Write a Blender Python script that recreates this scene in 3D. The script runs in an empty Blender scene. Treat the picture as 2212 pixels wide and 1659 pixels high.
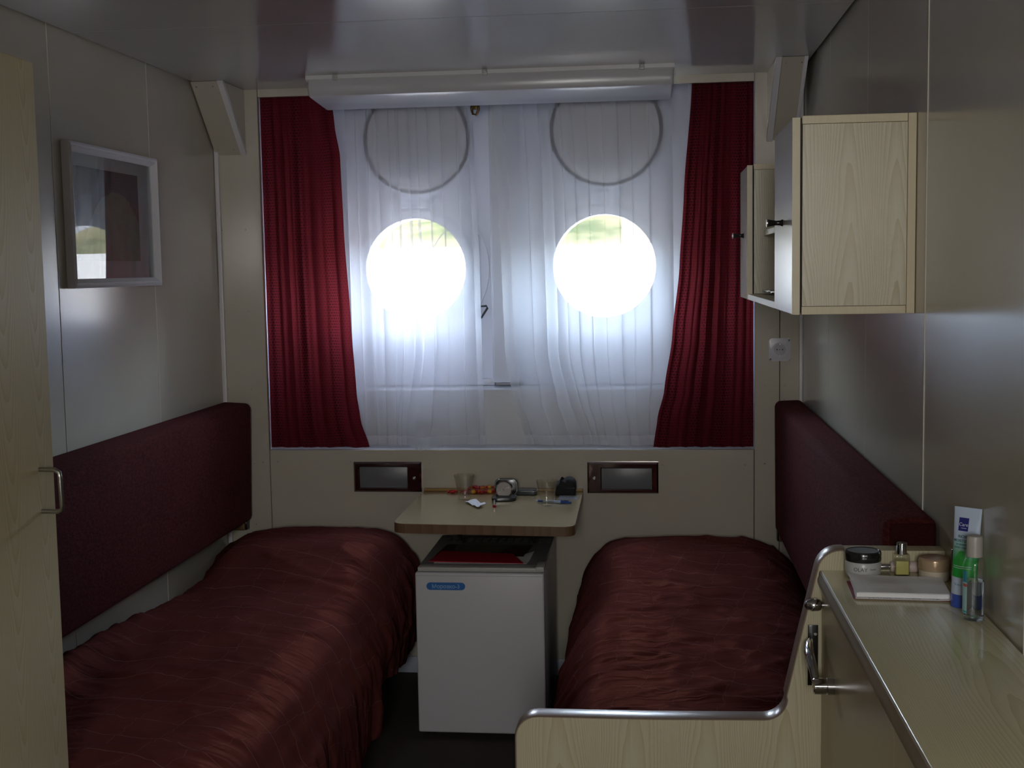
import bpy, bmesh, math, random
from mathutils import Vector, Matrix, noise

random.seed(7)
PI = math.pi
SC = bpy.context.scene
COL = SC.collection

# ------------------------------------------------------------------ camera
FPX, W, H = 2700.0, 2212, 1659
YAW, PITCH, ROLL = 0.111733058, 0.0919923542, -0.0170213965
EYE = Vector((0, 0, 1.5))
cy, sy, cp, sp, cr, sr = math.cos(YAW), math.sin(YAW), math.cos(PITCH), math.sin(PITCH), math.cos(ROLL), math.sin(ROLL)
_f = Vector((-sy * cp, cy * cp, -sp)); _r = Vector((cy, sy, 0)); _u = _r.cross(_f)
_r2 = _r * cr + _u * sr; _u2 = -_r * sr + _u * cr
cam_d = bpy.data.cameras.new('camera'); cam = bpy.data.objects.new('camera', cam_d); COL.objects.link(cam)
cam_d.sensor_width = 36; cam_d.lens = FPX / W * 36; cam_d.clip_start = 0.02; cam_d.clip_end = 500
M = Matrix.Identity(4)
for i in range(3):
    M[i][0] = _r2[i]; M[i][1] = _u2[i]; M[i][2] = -_f[i]; M[i][3] = EYE[i]
cam.matrix_world = M
SC.camera = cam

# ------------------------------------------------------------------ sky, sun, lights, exposure
SKY_STRENGTH = 18.0
SUN_STRENGTH = 16.0
FILL_POWER = 31.0
SC.view_settings.view_transform = 'Standard'; SC.view_settings.look = 'None'
SC.view_settings.exposure = 0.0; SC.view_settings.gamma = 1.0
SC.view_settings.use_curve_mapping = False
wd = bpy.data.worlds.new('sky'); SC.world = wd; wd.use_nodes = True
nt = wd.node_tree; nt.nodes.clear()
so = nt.nodes.new('ShaderNodeOutputWorld'); sb = nt.nodes.new('ShaderNodeBackground'); sk = nt.nodes.new('ShaderNodeTexSky')
sk.sky_type = 'NISHITA'; sk.sun_disc = False; sk.sun_elevation = math.radians(48); sk.sun_rotation = math.radians(200)
sk.air_density = 1.0; sk.dust_density = 3.0; sk.ozone_density = 1.0
sb.inputs['Strength'].default_value = SKY_STRENGTH
hz = nt.nodes.new('ShaderNodeHueSaturation'); hz.inputs['Saturation'].default_value = .62
nt.links.new(sk.outputs[0], hz.inputs['Color']); nt.links.new(hz.outputs[0], sb.inputs['Color']); nt.links.new(sb.outputs[0], so.inputs[0])
sd = bpy.data.lights.new('sun', 'SUN'); sd.energy = SUN_STRENGTH; sd.angle = math.radians(0.6); sd.color = (1, .96, .88)
sun = bpy.data.objects.new('sun', sd); COL.objects.link(sun)
sun.rotation_euler = Vector((0.25, 0.72, -0.85)).to_track_quat('-Z', 'Y').to_euler()
# daylight portals in the two portholes (they add no light, only guide sampling of the sky)
for px in (-0.909, -0.177):
    pd = bpy.data.lights.new('porthole_portal', 'AREA'); pd.shape = 'RECTANGLE'; pd.size = .42; pd.size_y = .42
    pd.cycles.is_portal = True
    po = bpy.data.objects.new('porthole_portal', pd); COL.objects.link(po)
    po.location = (px, 4.93, 1.504); po.rotation_euler = (PI / 2, 0, PI)
    po.rotation_euler = Vector((0, -1, 0)).to_track_quat('-Z', 'Z').to_euler()
# added fill light in the corridor, shining through the open cabin door behind the camera
fd = bpy.data.lights.new('fill_light', 'AREA'); fd.shape = 'RECTANGLE'; fd.size = .45; fd.size_y = .5; fd.energy = FILL_POWER
fd.color = (1.0, .975, .93)
fo = bpy.data.objects.new('fill_light', fd); COL.objects.link(fo)
fo.location = (-0.03, -1.5, 1.72); fo.rotation_euler = Vector((0, 1, -.04)).to_track_quat('-Z', 'Z').to_euler()
try:
    SC.cycles.use_denoising = True
    SC.cycles.max_bounces = 10; SC.cycles.diffuse_bounces = 6; SC.cycles.glossy_bounces = 5
    SC.cycles.transmission_bounces = 8; SC.cycles.transparent_max_bounces = 24
    SC.cycles.sample_clamp_indirect = 6.0
    SC.cycles.caustics_refractive = False; SC.cycles.caustics_reflective = False
    SC.cycles.use_adaptive_sampling = False
except Exception:
    pass

# ------------------------------------------------------------------ helpers: objects
def root_of(o):
    while o.parent: o = o.parent
    return o

def tag(o, label=None, cat=None, group=None, kind=None):
    if label: o['label'] = label
    if cat: o['category'] = cat
    if group: o['group'] = group
    if kind: o['kind'] = kind
    return o

def thing(name, loc, label, cat, group=None, kind=None):
    o = bpy.data.objects.new(name, None); COL.objects.link(o)
    o.location = loc; o.empty_display_size = .05
    return tag(o, label, cat, group, kind)

def obj(name, bm, mats, parent=None, smooth=None, local=False, label=None, kind=None):
    """link a bmesh (in world coordinates) as one mesh object; children are stored relative to their root"""
    if parent is not None and not local:
        bmesh.ops.translate(bm, verts=bm.verts[:], vec=-Vector(root_of(parent).location))
    bmesh.ops.recalc_face_normals(bm, faces=bm.faces[:])
    if smooth is not None:
        for f in bm.faces: f.smooth = True
        for e in bm.edges:
            if len(e.link_faces) == 2 and e.calc_face_angle(0) > smooth: e.smooth = False
    me = bpy.data.meshes.new(name); bm.to_mesh(me); bm.free()
    for m in (mats if isinstance(mats, (list, tuple)) else [mats]): me.materials.append(m)
    o = bpy.data.objects.new(name, me); COL.objects.link(o)
    if parent is not None: o.parent = parent
    if label: o['label'] = label
    if kind: o['kind'] = kind
    return o

def struct(name, bm, mats, smooth=None, label=None):
    o = obj(name, bm, mats, None, smooth)
    o['kind'] = 'structure'
    if label: o['label'] = label
    return o

def dup(root, loc, rz=0.0, label=None, group=None):
    r = root.copy(); COL.objects.link(r); r.location = loc; r.rotation_euler = (0, 0, rz)
    if label: r['label'] = label
    if group: r['group'] = group
    for ch in list(root.children):
        c = ch.copy(); COL.objects.link(c); c.parent = r
        for g in list(ch.children):
            d = g.copy(); COL.objects.link(d); d.parent = c
    return r

# ------------------------------------------------------------------ helpers: shapes
def B():
    return bmesh.new()

def add_box(bm, x0, x1, y0, y1, z0, z1, bev=0.0, seg=2, mat=0):
    n0 = len(bm.verts)
    vs = [bm.verts.new(p) for p in ((x0, y0, z0), (x1, y0, z0), (x1, y1, z0), (x0, y1, z0), (x0, y0, z1), (x1, y0, z1), (x1, y1, z1), (x0, y1, z1))]
    fs = [bm.faces.new([vs[i] for i in q]) for q in ((0, 3, 2, 1), (4, 5, 6, 7), (0, 1, 5, 4), (1, 2, 6, 5), (2, 3, 7, 6), (3, 0, 4, 7))]
    for f in fs: f.material_index = mat
    if bev > 0:
        es = list({e for f in fs for e in f.edges})
        r = bmesh.ops.bevel(bm, geom=es, offset=bev, segments=seg, profile=.5, affect='EDGES', clamp_overlap=True)
        for f in r['faces']: f.material_index = mat
    return bm

def box(x0, x1, y0, y1, z0, z1, bev=0.0, seg=2):
    return add_box(B(), x0, x1, y0, y1, z0, z1, bev, seg)

def add_prism(bm, pts, axis, a0, a1, bev=0.0, seg=2, mat=0):
    """pts: 2-D outline; axis is the extrusion axis: 'X' -> (y,z), 'Y' -> (x,z), 'Z' -> (x,y)"""
    def mk(p, a):
        return {'X': (a, p[0], p[1]), 'Y': (p[0], a, p[1]), 'Z': (p[0], p[1], a)}[axis]
    lo = [bm.verts.new(mk(p, a0)) for p in pts]; hi = [bm.verts.new(mk(p, a1)) for p in pts]
    n = len(pts); fs = [bm.faces.new(lo[::-1]), bm.faces.new(hi)]
    for i in range(n): fs.append(bm.faces.new([lo[i], lo[(i + 1) % n], hi[(i + 1) % n], hi[i]]))
    for f in fs: f.material_index = mat
    if bev > 0:
        es = [e for f in fs[:2] for e in f.edges]
        bmesh.ops.bevel(bm, geom=list(set(es)), offset=bev, segments=seg, profile=.5, affect='EDGES', clamp_overlap=True)
    return bm

def prism(pts, axis, a0, a1, bev=0.0, seg=2):
    return add_prism(B(), pts, axis, a0, a1, bev, seg)

def rrect(x0, x1, z0, z1, r, n=5):
    out = []
    for cx, cz, a in ((x1 - r, z0 + r, -PI / 2), (x1 - r, z1 - r, 0), (x0 + r, z1 - r, PI / 2), (x0 + r, z0 + r, PI)):
        for i in range(n + 1):
            t = a + PI / 2 * i / n
            out.append((cx + r * math.cos(t), cz + r * math.sin(t)))
    return out

def add_lathe(bm, prof, seg=32, mat=0, M4=None, wob=None, cap=True):
    """prof: [(radius, height)] about +Z"""
    rings = []
    for (r, z) in prof:
        ring = []
        for i in range(seg):
            a = 2 * PI * i / seg
            rr = r * (wob(a, z) if wob else 1)
            p = Vector((rr * math.cos(a), rr * math.sin(a), z))
            ring.append(bm.verts.new(M4 @ p if M4 else p))
        rings.append(ring)
    for k in range(len(rings) - 1):
        for i in range(seg):
            j = (i + 1) % seg
            f = bm.faces.new([rings[k][i], rings[k][j], rings[k + 1][j], rings[k + 1][i]]); f.material_index = mat
    if cap:
        f = bm.faces.new(rings[0][::-1]); f.material_index = mat
        f = bm.faces.new(rings[-1]); f.material_index = mat
    return bm

def lathe(prof, loc=(0, 0, 0), seg=32, axis=(0, 0, 1), wob=None, cap=True):
    m = Matrix.Translation(Vector(loc)) @ Vector((0, 0, 1)).rotation_difference(Vector(axis)).to_matrix().to_4x4()
    return add_lathe(B(), prof, seg, 0, m, wob, cap)

def add_tube(bm, path, r, seg=10, mat=0, closed=False):
    pts = [Vector(p) for p in path]; n = len(pts); rings = []
    prev = None
    for i in range(n):
        if closed: d = pts[(i + 1) % n] - pts[i - 1]
        else: d = pts[min(i + 1, n - 1)] - pts[max(i - 1, 0)]
        d.normalize()
        if prev is None:
            up = Vector((0, 0, 1)) if abs(d.z) < .9 else Vector((1, 0, 0))
            nrm = d.cross(up).normalized()
        else:
            nrm = (prev - d * prev.dot(d)).normalized()
        prev = nrm; b = d.cross(nrm)
        rr = r[i] if isinstance(r, (list, tuple)) else r
        rings.append([bm.verts.new(pts[i] + (nrm * math.cos(2 * PI * k / seg) + b * math.sin(2 * PI * k / seg)) * rr) for k in range(seg)])
    for i in range(n if closed else n - 1):
        A, Bq = rings[i], rings[(i + 1) % n]
        for k in range(seg):
            f = bm.faces.new([A[k], A[(k + 1) % seg], Bq[(k + 1) % seg], Bq[k]]); f.material_index = mat
    if not closed:
        bm.faces.new(rings[0][::-1]).material_index = mat; bm.faces.new(rings[-1]).material_index = mat
    return bm

def tube(path, r, seg=10, closed=False):
    return add_tube(B(), path, r, seg, 0, closed)

def circle_pts(c, r, n, plane='XZ'):
    return [(c[0] + r * math.cos(2 * PI * i / n), c[1] + r * math.sin(2 * PI * i / n)) for i in range(n)]

def add_ring(bm, cx, cz, r0, r1, y0, y1, n=64):
    """flat annulus about the Y axis"""
    vs = []
    for i in range(n):
        a = 2 * PI * i / n; c, s = math.cos(a), math.sin(a)
        vs.append([bm.verts.new((cx + r * c, y, cz + r * s)) for r, y in ((r0, y0), (r1, y0), (r1, y1), (r0, y1))])
    for i in range(n):
        A, Bq = vs[i], vs[(i + 1) % n]
        for k in range(4): bm.faces.new([A[k], A[(k + 1) % 4], Bq[(k + 1) % 4], Bq[k]])
    return bm

def text_mesh(s, size, extrude=0.0002, align='CENTER', bold=False):
    cu = bpy.data.curves.new('lettering', 'FONT'); cu.body = s; cu.size = size; cu.extrude = extrude
    cu.align_x = align; cu.align_y = 'CENTER'; cu.resolution_u = 3
    if bold: cu.offset = size * .018
    o = bpy.data.objects.new('lettering', cu); COL.objects.link(o)
    bpy.context.view_layer.update()
    dg = bpy.context.evaluated_depsgraph_get()
    me = bpy.data.meshes.new_from_object(o.evaluated_get(dg))
    bm = B(); bm.from_mesh(me)
    bpy.data.objects.remove(o); bpy.data.curves.remove(cu); bpy.data.meshes.remove(me)
    return bm

def smooth01(a, b, x):
    t = max(0., min(1., (x - a) / (b - a)))
    return t * t * (3 - 2 * t)

# ------------------------------------------------------------------ helpers: materials
def new_mat(name):
    m = bpy.data.materials.new(name); m.use_nodes = True
    t = m.node_tree; p = t.nodes['Principled BSDF']
    return m, t, p

def plain(name, col, rough=.5, metal=0.0, spec=.5, bump=None, coat=0.0):
    m, t, p = new_mat(name)
    p.inputs['Base Color'].default_value = (*col, 1); p.inputs['Roughness'].default_value = rough
    p.inputs['Metallic'].default_value = metal; p.inputs['Specular IOR Level'].default_value = spec
    p.inputs['Coat Weight'].default_value = coat
    if bump:
        sc, st, dist = bump
        n = t.nodes.new('ShaderNodeTexNoise'); n.inputs['Scale'].default_value = sc; n.inputs['Detail'].default_value = 3
        c = t.nodes.new('ShaderNodeTexCoord'); t.links.new(c.outputs['Object'], n.inputs['Vector'])
        b = t.nodes.new('ShaderNodeBump'); b.inputs['Strength'].default_value = st; b.inputs['Distance'].default_value = dist
        t.links.new(n.outputs['Fac'], b.inputs['Height']); t.links.new(b.outputs['Normal'], p.inputs['Normal'])
    return m

def mth(t, op, a, b=None, c=None):
    n = t.nodes.new('ShaderNodeMath'); n.operation = op
    for i, v in enumerate((a, b, c)):
        if v is None: continue
        if isinstance(v, (int, float)): n.inputs[i].default_value = v
        else: t.links.new(v, n.inputs[i])
    return n.outputs[0]

def mixc(t, fac, a, b):
    n = t.nodes.new('ShaderNodeMix'); n.data_type = 'RGBA'
    if isinstance(fac, (int, float)): n.inputs[0].default_value = fac
    else: t.links.new(fac, n.inputs[0])
    for i, v in ((6, a), (7, b)):
        if isinstance(v, tuple): n.inputs[i].default_value = (*v, 1)
        else: t.links.new(v, n.inputs[i])
    return n.outputs[2]

def noise_n(t, vec, scale, detail=3, rough=.5):
    n = t.nodes.new('ShaderNodeTexNoise'); n.inputs['Scale'].default_value = scale
    n.inputs['Detail'].default_value = detail; n.inputs['Roughness'].default_value = rough
    if vec is not None: t.links.new(vec, n.inputs['Vector'])
    return n.outputs['Fac']

def comb(t, x, y, z):
    n = t.nodes.new('ShaderNodeCombineXYZ')
    for i, v in enumerate((x, y, z)):
        if isinstance(v, (int, float)): n.inputs[i].default_value = v
        else: t.links.new(v, n.inputs[i])
    return n.outputs[0]

def laminate(name, col, rough, var=.05, spec=.5):
    """smooth melamine panel with the faintest mottling"""
    m, t, p = new_mat(name)
    c = t.nodes.new('ShaderNodeTexCoord')
    f = noise_n(t, c.outputs['Object'], 3.0, 4, .6)
    dk = tuple(x * (1 - var) for x in col); lt = tuple(x * (1 + var) for x in col)
    t.links.new(mixc(t, f, dk, lt), p.inputs['Base Color'])
    p.inputs['Roughness'].default_value = rough; p.inputs['Specular IOR Level'].default_value = spec
    b = t.nodes.new('ShaderNodeBump'); b.inputs['Strength'].default_value = .06; b.inputs['Distance'].default_value = .002
    t.links.new(noise_n(t, c.outputs['Object'], 14, 2), b.inputs['Height']); t.links.new(b.outputs['Normal'], p.inputs['Normal'])
    return m

def wood(name, across, along, lt, dk, rough=.3, period=.11, arch=9., offset=0.03, flip=1, contrast=1.0, par_k=1300.):
    """printed ash grain: cathedral arches that run along one axis"""
    m, t, p = new_mat(name)
    c = t.nodes.new('ShaderNodeTexCoord'); s = t.nodes.new('ShaderNodeSeparateXYZ'); t.links.new(c.outputs['Object'], s.inputs[0])
    u = s.outputs['XYZ'.index(across)]; v = s.outputs['XYZ'.index(along)]
    vec = comb(t, mth(t, 'MULTIPLY', u, 9.), mth(t, 'MULTIPLY', v, 2.2), 0.)
    n1 = noise_n(t, vec, 1., 2)
    uu = mth(t, 'ADD', mth(t, 'ADD', u, offset), mth(t, 'MULTIPLY', mth(t, 'SUBTRACT', n1, .5), .05))
    pp = mth(t, 'PINGPONG', uu, period)
    par = mth(t, 'MULTIPLY', mth(t, 'MULTIPLY', pp, pp), par_k)
    f = mth(t, 'ADD', mth(t, 'MULTIPLY', v, arch * flip), par)
    f = mth(t, 'ADD', f, mth(t, 'MULTIPLY', noise_n(t, comb(t, mth(t, 'MULTIPLY', u, 30.), mth(t, 'MULTIPLY', v, 6.), 1.7), 1., 3), 1.1))
    w = mth(t, 'FRACT', f)
    w = mth(t, 'POWER', w, 2.2)
    fib = noise_n(t, comb(t, mth(t, 'MULTIPLY', u, 420.), mth(t, 'MULTIPLY', v, 9.), 0.), 1., 3)
    k = mth(t, 'ADD', mth(t, 'MULTIPLY', w, .72 * contrast), mth(t, 'MULTIPLY', mth(t, 'SUBTRACT', fib, .45), .75 * contrast))
    k = mth(t, 'MINIMUM', mth(t, 'MAXIMUM', k, 0.), 1.)
    t.links.new(mixc(t, k, lt, dk), p.inputs['Base Color'])
    p.inputs['Roughness'].default_value = rough
    b = t.nodes.new('ShaderNodeBump'); b.inputs['Strength'].default_value = .08; b.inputs['Distance'].default_value = .001
    t.links.new(fib, b.inputs['Height']); t.links.new(b.outputs['Normal'], p.inputs['Normal'])
    return m

def glass(name, col=(1, 1, 1), rough=0.0, ior=1.45):
    m, t, p = new_mat(name)
    p.inputs['Base Color'].default_value = (*col, 1); p.inputs['Roughness'].default_value = rough
    p.inputs['Transmission Weight'].default_value = 1; p.inputs['IOR'].default_value = ior
    return m

def pane_mat(name, tint=(1, 1, 1), rough=0.0, haze=0.0, ior=1.5):
    """thin flat glazing: clear with a mirror reflection that grows at grazing angles"""
    m, t, p = new_mat(name); t.nodes.remove(p)
    o = t.nodes['Material Output']
    tr = t.nodes.new('ShaderNodeBsdfTransparent'); tr.inputs[0].default_value = (*tint, 1)
    gl = t.nodes.new('ShaderNodeBsdfGlossy'); gl.inputs['Roughness'].default_value = rough
    fr = t.nodes.new('ShaderNodeFresnel'); ge = t.nodes.new('ShaderNodeNewGeometry')
    t.links.new(mth(t, 'ADD', ior, mth(t, 'MULTIPLY', ge.outputs['Backfacing'], 1 / ior - ior)), fr.inputs[0])
    mx = t.nodes.new('ShaderNodeMixShader'); t.links.new(fr.outputs[0], mx.inputs[0])
    base = tr.outputs[0]
    if haze:
        df = t.nodes.new('ShaderNodeBsdfDiffuse'); df.inputs[0].default_value = (.8, .82, .85, 1)
        m2 = t.nodes.new('ShaderNodeMixShader'); m2.inputs[0].default_value = haze
        t.links.new(tr.outputs[0], m2.inputs[1]); t.links.new(df.outputs[0], m2.inputs[2]); base = m2.outputs[0]
    t.links.new(base, mx.inputs[1]); t.links.new(gl.outputs[0], mx.inputs[2]); t.links.new(mx.outputs[0], o.inputs['Surface'])
    return m

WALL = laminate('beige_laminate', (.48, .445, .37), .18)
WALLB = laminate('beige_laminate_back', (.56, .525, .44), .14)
CEIL = laminate('lilac_grey_ceiling_laminate', (.48, .455, .46), .14)
JOINT = plain('pale_joint_strip', (.66, .62, .53), .35)
WHITE = plain('white_plastic_trim', (.78, .77, .81), .35)
PAINT = plain('white_hull_paint', (.82, .84, .90), .38, bump=(60, .05, .002))
APRON = plain('grey_apron_paint', (.68, .69, .71), .4)
BASEB = plain('blue_grey_baseboard', (.50, .54, .64), .4)
FLOORM = plain('dark_brown_carpet', (.05, .036, .03), .95, bump=(700, .7, .003))
LT, DK = (.57, .53, .385), (.42, .355, .20)
WOOD_XZ = wood('ash_laminate_upright', 'X', 'Z', LT, DK, .3, period=.07, arch=8., par_k=2200.)
WOOD_YZ = wood('ash_laminate_wardrobe', 'Y', 'Z', (.56, .50, .33), (.45, .35, .16), .4, period=.06, arch=14., flip=-1, par_k=2400.)
WOOD_CAB = wood('ash_laminate_cabinet', 'X', 'Z', (.68, .64, .51), (.50, .43, .28), .3, period=.047, arch=8., offset=.012, par_k=3000., contrast=1.3)
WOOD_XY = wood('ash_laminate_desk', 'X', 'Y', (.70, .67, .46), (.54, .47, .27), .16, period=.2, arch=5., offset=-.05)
WOOD_TAB = wood('ash_laminate_table', 'X', 'Y', (.36, .285, .16), (.31, .235, .125), .13, period=.3, contrast=.5)
EDGE_L = wood('pale_edge_strip', 'X', 'Z', (.68, .60, .42), (.60, .51, .33), .35, contrast=.6)
EDGE_B = wood('walnut_edge_band', 'Y', 'X', (.19, .115, .062), (.12, .07, .036), .35)
BAND = plain('brown_lacquered_edge_band', (.27, .20, .155), .28, metal=.2, bump=(90, .12, .001))
DBAND = plain('brown_desk_edge_band', (.25, .195, .13), .6, spec=.2, bump=(60, .15, .001))
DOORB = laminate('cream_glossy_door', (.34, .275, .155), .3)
CABD = plain('cabinet_door_laminate', (.62, .58, .50), .2)
CHROME = plain('chrome', (.62, .63, .66), .08, metal=1)
DKCHROME = plain('dark_reflective_metal', (.26, .19, .18), .07, metal=1)
STEEL = plain('brushed_steel', (.45, .44, .42), .3, metal=1)
DARKMET = plain('black_metal', (.02, .02, .02), .4)
BRASS = plain('brass', (.45, .30, .12), .3, metal=1)
BLACKP = plain('black_glossy_plastic', (.012, .012, .012), .18)
BLACKC = plain('black_fabric', (.015, .015, .016), .85, bump=(500, .4, .001))
FRIDGEW = plain('white_enamel', (.66, .66, .70), .35, bump=(900, .04, .0005))
FRIDGET = plain('grey_fridge_top', (.17, .175, .18), .32)
GREYP = plain('light_grey_plastic', (.50, .50, .48), .4)
DIFFUSER = plain('milky_diffuser_plastic', (.58, .575, .60), .24)
PAPER = plain('white_paper', (.84, .84, .86), .6)
PINKW = plain('pale_pink_plastic', (.62, .50, .48), .35)
DARKGAP = plain('dark_gap', (.03, .028, .025), .8)
OPAL = plain('smoky_opal_glass', (.16, .165, .18), .35)

def bedspread_mat():
    m, t, p = new_mat('maroon_quilted_satin')
    uv = t.nodes.new('ShaderNodeUVMap'); s = t.nodes.new('ShaderNodeSeparateXYZ'); t.links.new(uv.outputs[0], s.inputs[0])
    u, v = s.outputs[0], s.outputs[1]
    nz = noise_n(t, uv.outputs[0], 2.2, 2)
    def lines(a, b, amp, width):
        f = mth(t, 'ADD', mth(t, 'ADD', mth(t, 'MULTIPLY', u, a), mth(t, 'MULTIPLY', v, b)), mth(t, 'MULTIPLY', nz, amp))
        d = mth(t, 'ABSOLUTE', mth(t, 'SUBTRACT', mth(t, 'FRACT', f), .5))
        return mth(t, 'LESS_THAN', d, width)
    l1 = lines(2.2, 8.2, 1.6, .011); l2 = lines(8.0, -2.4, 1.6, .008)
    st = mth(t, 'MAXIMUM', l1, mth(t, 'MULTIPLY', l2, .6))
    f = noise_n(t, uv.outputs[0], 5., 4, .6)
    base = mixc(t, f, (.078, .021, .021), (.150, .039, .033))
    col = mixc(t, mth(t, 'MULTIPLY', st, .30), base, (.30, .20, .18))
    t.nodes.remove(p); o_ = t.nodes['Material Output']
    df = t.nodes.new('ShaderNodeBsdfDiffuse'); gl = t.nodes.new('ShaderNodeBsdfGlossy'); gl.inputs['Roughness'].default_value = .42
    gl.inputs['Color'].default_value = (.34, .105, .06, 1); t.links.new(col, df.inputs['Color'])
    ms = t.nodes.new('ShaderNodeMixShader'); ms.inputs[0].default_value = .045
    t.links.new(df.outputs[0], ms.inputs[1]); t.links.new(gl.outputs[0], ms.inputs[2]); t.links.new(ms.outputs[0], o_.inputs['Surface'])
    b = t.nodes.new('ShaderNodeBump'); b.inputs['Strength'].default_value = .5; b.inputs['Distance'].default_value = .006
    cw = comb(t, mth(t, 'MULTIPLY', u, 3.2), mth(t, 'MULTIPLY', v, 13.), 0.)
    rid = mth(t, 'SUBTRACT', 1., mth(t, 'MULTIPLY', mth(t, 'ABSOLUTE', mth(t, 'SUBTRACT', noise_n(t, cw, 1., 3, .5), .5)), 5.))
    rid = mth(t, 'POWER', mth(t, 'MAXIMUM', rid, 0.), 3.)
    hh = mth(t, 'ADD', mth(t, 'SUBTRACT', noise_n(t, uv.outputs[0], 9., 4, .55), mth(t, 'MULTIPLY', st, .12)), mth(t, 'MULTIPLY', rid, .55))
    t.links.new(hh, b.inputs['Height'])
    for n_ in (df, gl): t.links.new(b.outputs['Normal'], n_.inputs['Normal'])
    return m
SATIN = bedspread_mat()

def boucle():
    m, t, p = new_mat('maroon_boucle_upholstery')
    c = t.nodes.new('ShaderNodeTexCoord')
    mp = t.nodes.new('ShaderNodeMapping'); mp.inputs['Scale'].default_value = (1, .45, 1); t.links.new(c.outputs['Object'], mp.inputs[0])
    f = noise_n(t, mp.outputs[0], 150, 4, .75)
    f2 = noise_n(t, c.outputs['Object'], 5, 2)
    k = mth(t, 'ADD', mth(t, 'ADD', mth(t, 'MULTIPLY', mth(t, 'SUBTRACT', f, .5), 2.6), .32), mth(t, 'MULTIPLY', f2, .35))
    k = mth(t, 'MINIMUM', mth(t, 'MAXIMUM', k, 0.), 1.)
    t.links.new(mixc(t, k, (.024, .006, .005), (.088, .018, .016)), p.inputs['Base Color'])
    p.inputs['Roughness'].default_value = .9; p.inputs['Specular IOR Level'].default_value = .03
    p.inputs['Sheen Weight'].default_value = .05; p.inputs['Sheen Tint'].default_value = (1, .3, .4, 1)
    b = t.nodes.new('ShaderNodeBump'); b.inputs['Strength'].default_value = .8; b.inputs['Distance'].default_value = .004
    t.links.new(f, b.inputs['Height']); t.links.new(b.outputs['Normal'], p.inputs['Normal'])
    return m
BOUCLE = boucle()

def red_curtain_mat():
    m, t, p = new_mat('red_woven_curtain_cloth'); t.nodes.remove(p); o = t.nodes['Material Output']
    uv = t.nodes.new('ShaderNodeUVMap'); s = t.nodes.new('ShaderNodeSeparateXYZ'); t.links.new(uv.outputs[0], s.inputs[0])
    u, v = s.outputs[0], s.outputs[1]
    row = mth(t, 'FRACT', mth(t, 'DIVIDE', v, .0105))
    rowi = mth(t, 'FLOOR', mth(t, 'DIVIDE', v, .0105))
    sh = mth(t, 'MULTIPLY', mth(t, 'MODULO', rowi, 2.), .006)
    colf = mth(t, 'FRACT', mth(t, 'DIVIDE', mth(t, 'ADD', u, sh), .012))
    dash = mth(t, 'MULTIPLY', mth(t, 'LESS_THAN', mth(t, 'ABSOLUTE', mth(t, 'SUBTRACT', row, .5)), .24), mth(t, 'LESS_THAN', mth(t, 'ABSOLUTE', mth(t, 'SUBTRACT', colf, .5)), .33))
    bands = mth(t, 'SMOOTH_MAX', 0., mth(t, 'SINE', mth(t, 'MULTIPLY', u, 46.)), .3)
    dens = mth(t, 'MULTIPLY', dash, mth(t, 'ADD', .35, mth(t, 'MULTIPLY', bands, .5)))
    col = mixc(t, dens, (.135, .014, .018), (.032, .008, .010))
    d = t.nodes.new('ShaderNodeBsdfDiffuse'); tr = t.nodes.new('ShaderNodeBsdfTranslucent')
    t.links.new(col, d.inputs[0]); t.links.new(col, tr.inputs[0])
    mx = t.nodes.new('ShaderNodeMixShader'); mx.inputs[0].default_value = .48
    t.links.new(d.outputs[0], mx.inputs[1]); t.links.new(tr.outputs[0], mx.inputs[2]); t.links.new(mx.outputs[0], o.inputs['Surface'])
    return m
REDC = red_curtain_mat()

def sheer_mat(name, clear):
    m, t, p = new_mat(name); t.nodes.remove(p); o = t.nodes['Material Output']
    tp = t.nodes.new('ShaderNodeBsdfTransparent')
    d = t.nodes.new('ShaderNodeBsdfDiffuse'); tr = t.nodes.new('ShaderNodeBsdfTranslucent')
    d.inputs[0].default_value = (.88, .89, .92, 1); tr.inputs[0].default_value = (.93, .94, .97, 1)
    a = t.nodes.new('ShaderNodeMixShader'); a.inputs[0].default_value = .44
    t.links.new(d.outputs[0], a.inputs[1]); t.links.new(tr.outputs[0], a.inputs[2])
    b = t.nodes.new('ShaderNodeMixShader'); b.inputs[0].default_value = clear
    t.links.new(a.outputs[0], b.inputs[1]); t.links.new(tp.outputs[0], b.inputs[2]); t.links.new(b.outputs[0], o.inputs['Surface'])
    return m
SHEER = sheer_mat('white_voile', .60)
HEM = sheer_mat('white_voile_hem', .42)

# ------------------------------------------------------------------ the room shell
XL, XR, YB, ZC, YF = -1.59, .532, 4.5, 2.165, -.9
struct('floor', box(-1.70, .64, YF - .05, 4.95, -.06, 0), FLOORM, label='dark brown carpet floor between the two beds')
# ceiling: slab and separate laminate panels with open joints
ce = struct('ceiling', box(-1.70, .64, YF - .05, 4.95, 2.26, 2.32), DARKGAP, label='lilac grey glossy panelled ceiling')
for a, b in ((3.351, 4.512), (2.20, 3.349), (1.05, 2.198), (.06, 1.048), (-.9, .058)):
    obj('panel', box(XL + .012, XR - .012, a, b, ZC, 2.26, .0012, 1), CEIL, ce)
# left wall
wl = struct('wall_left', box(-1.70, -1.604, YF - .05, 4.95, -.05, 2.32), DARKGAP, label='beige laminate panel wall behind the left bed')
sL = [YF, .0, .585, 1.245, 1.905, 2.57, 3.232, 3.893, 4.512]
for a, b in zip(sL[:-1], sL[1:]):
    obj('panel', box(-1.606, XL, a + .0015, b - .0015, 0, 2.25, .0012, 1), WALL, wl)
for y in sL[1:-1]:
    obj('joint_strip', box(-1.603, XL + .0012, y - .0009, y + .0009, 0, 2.25), JOINT, wl)
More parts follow.
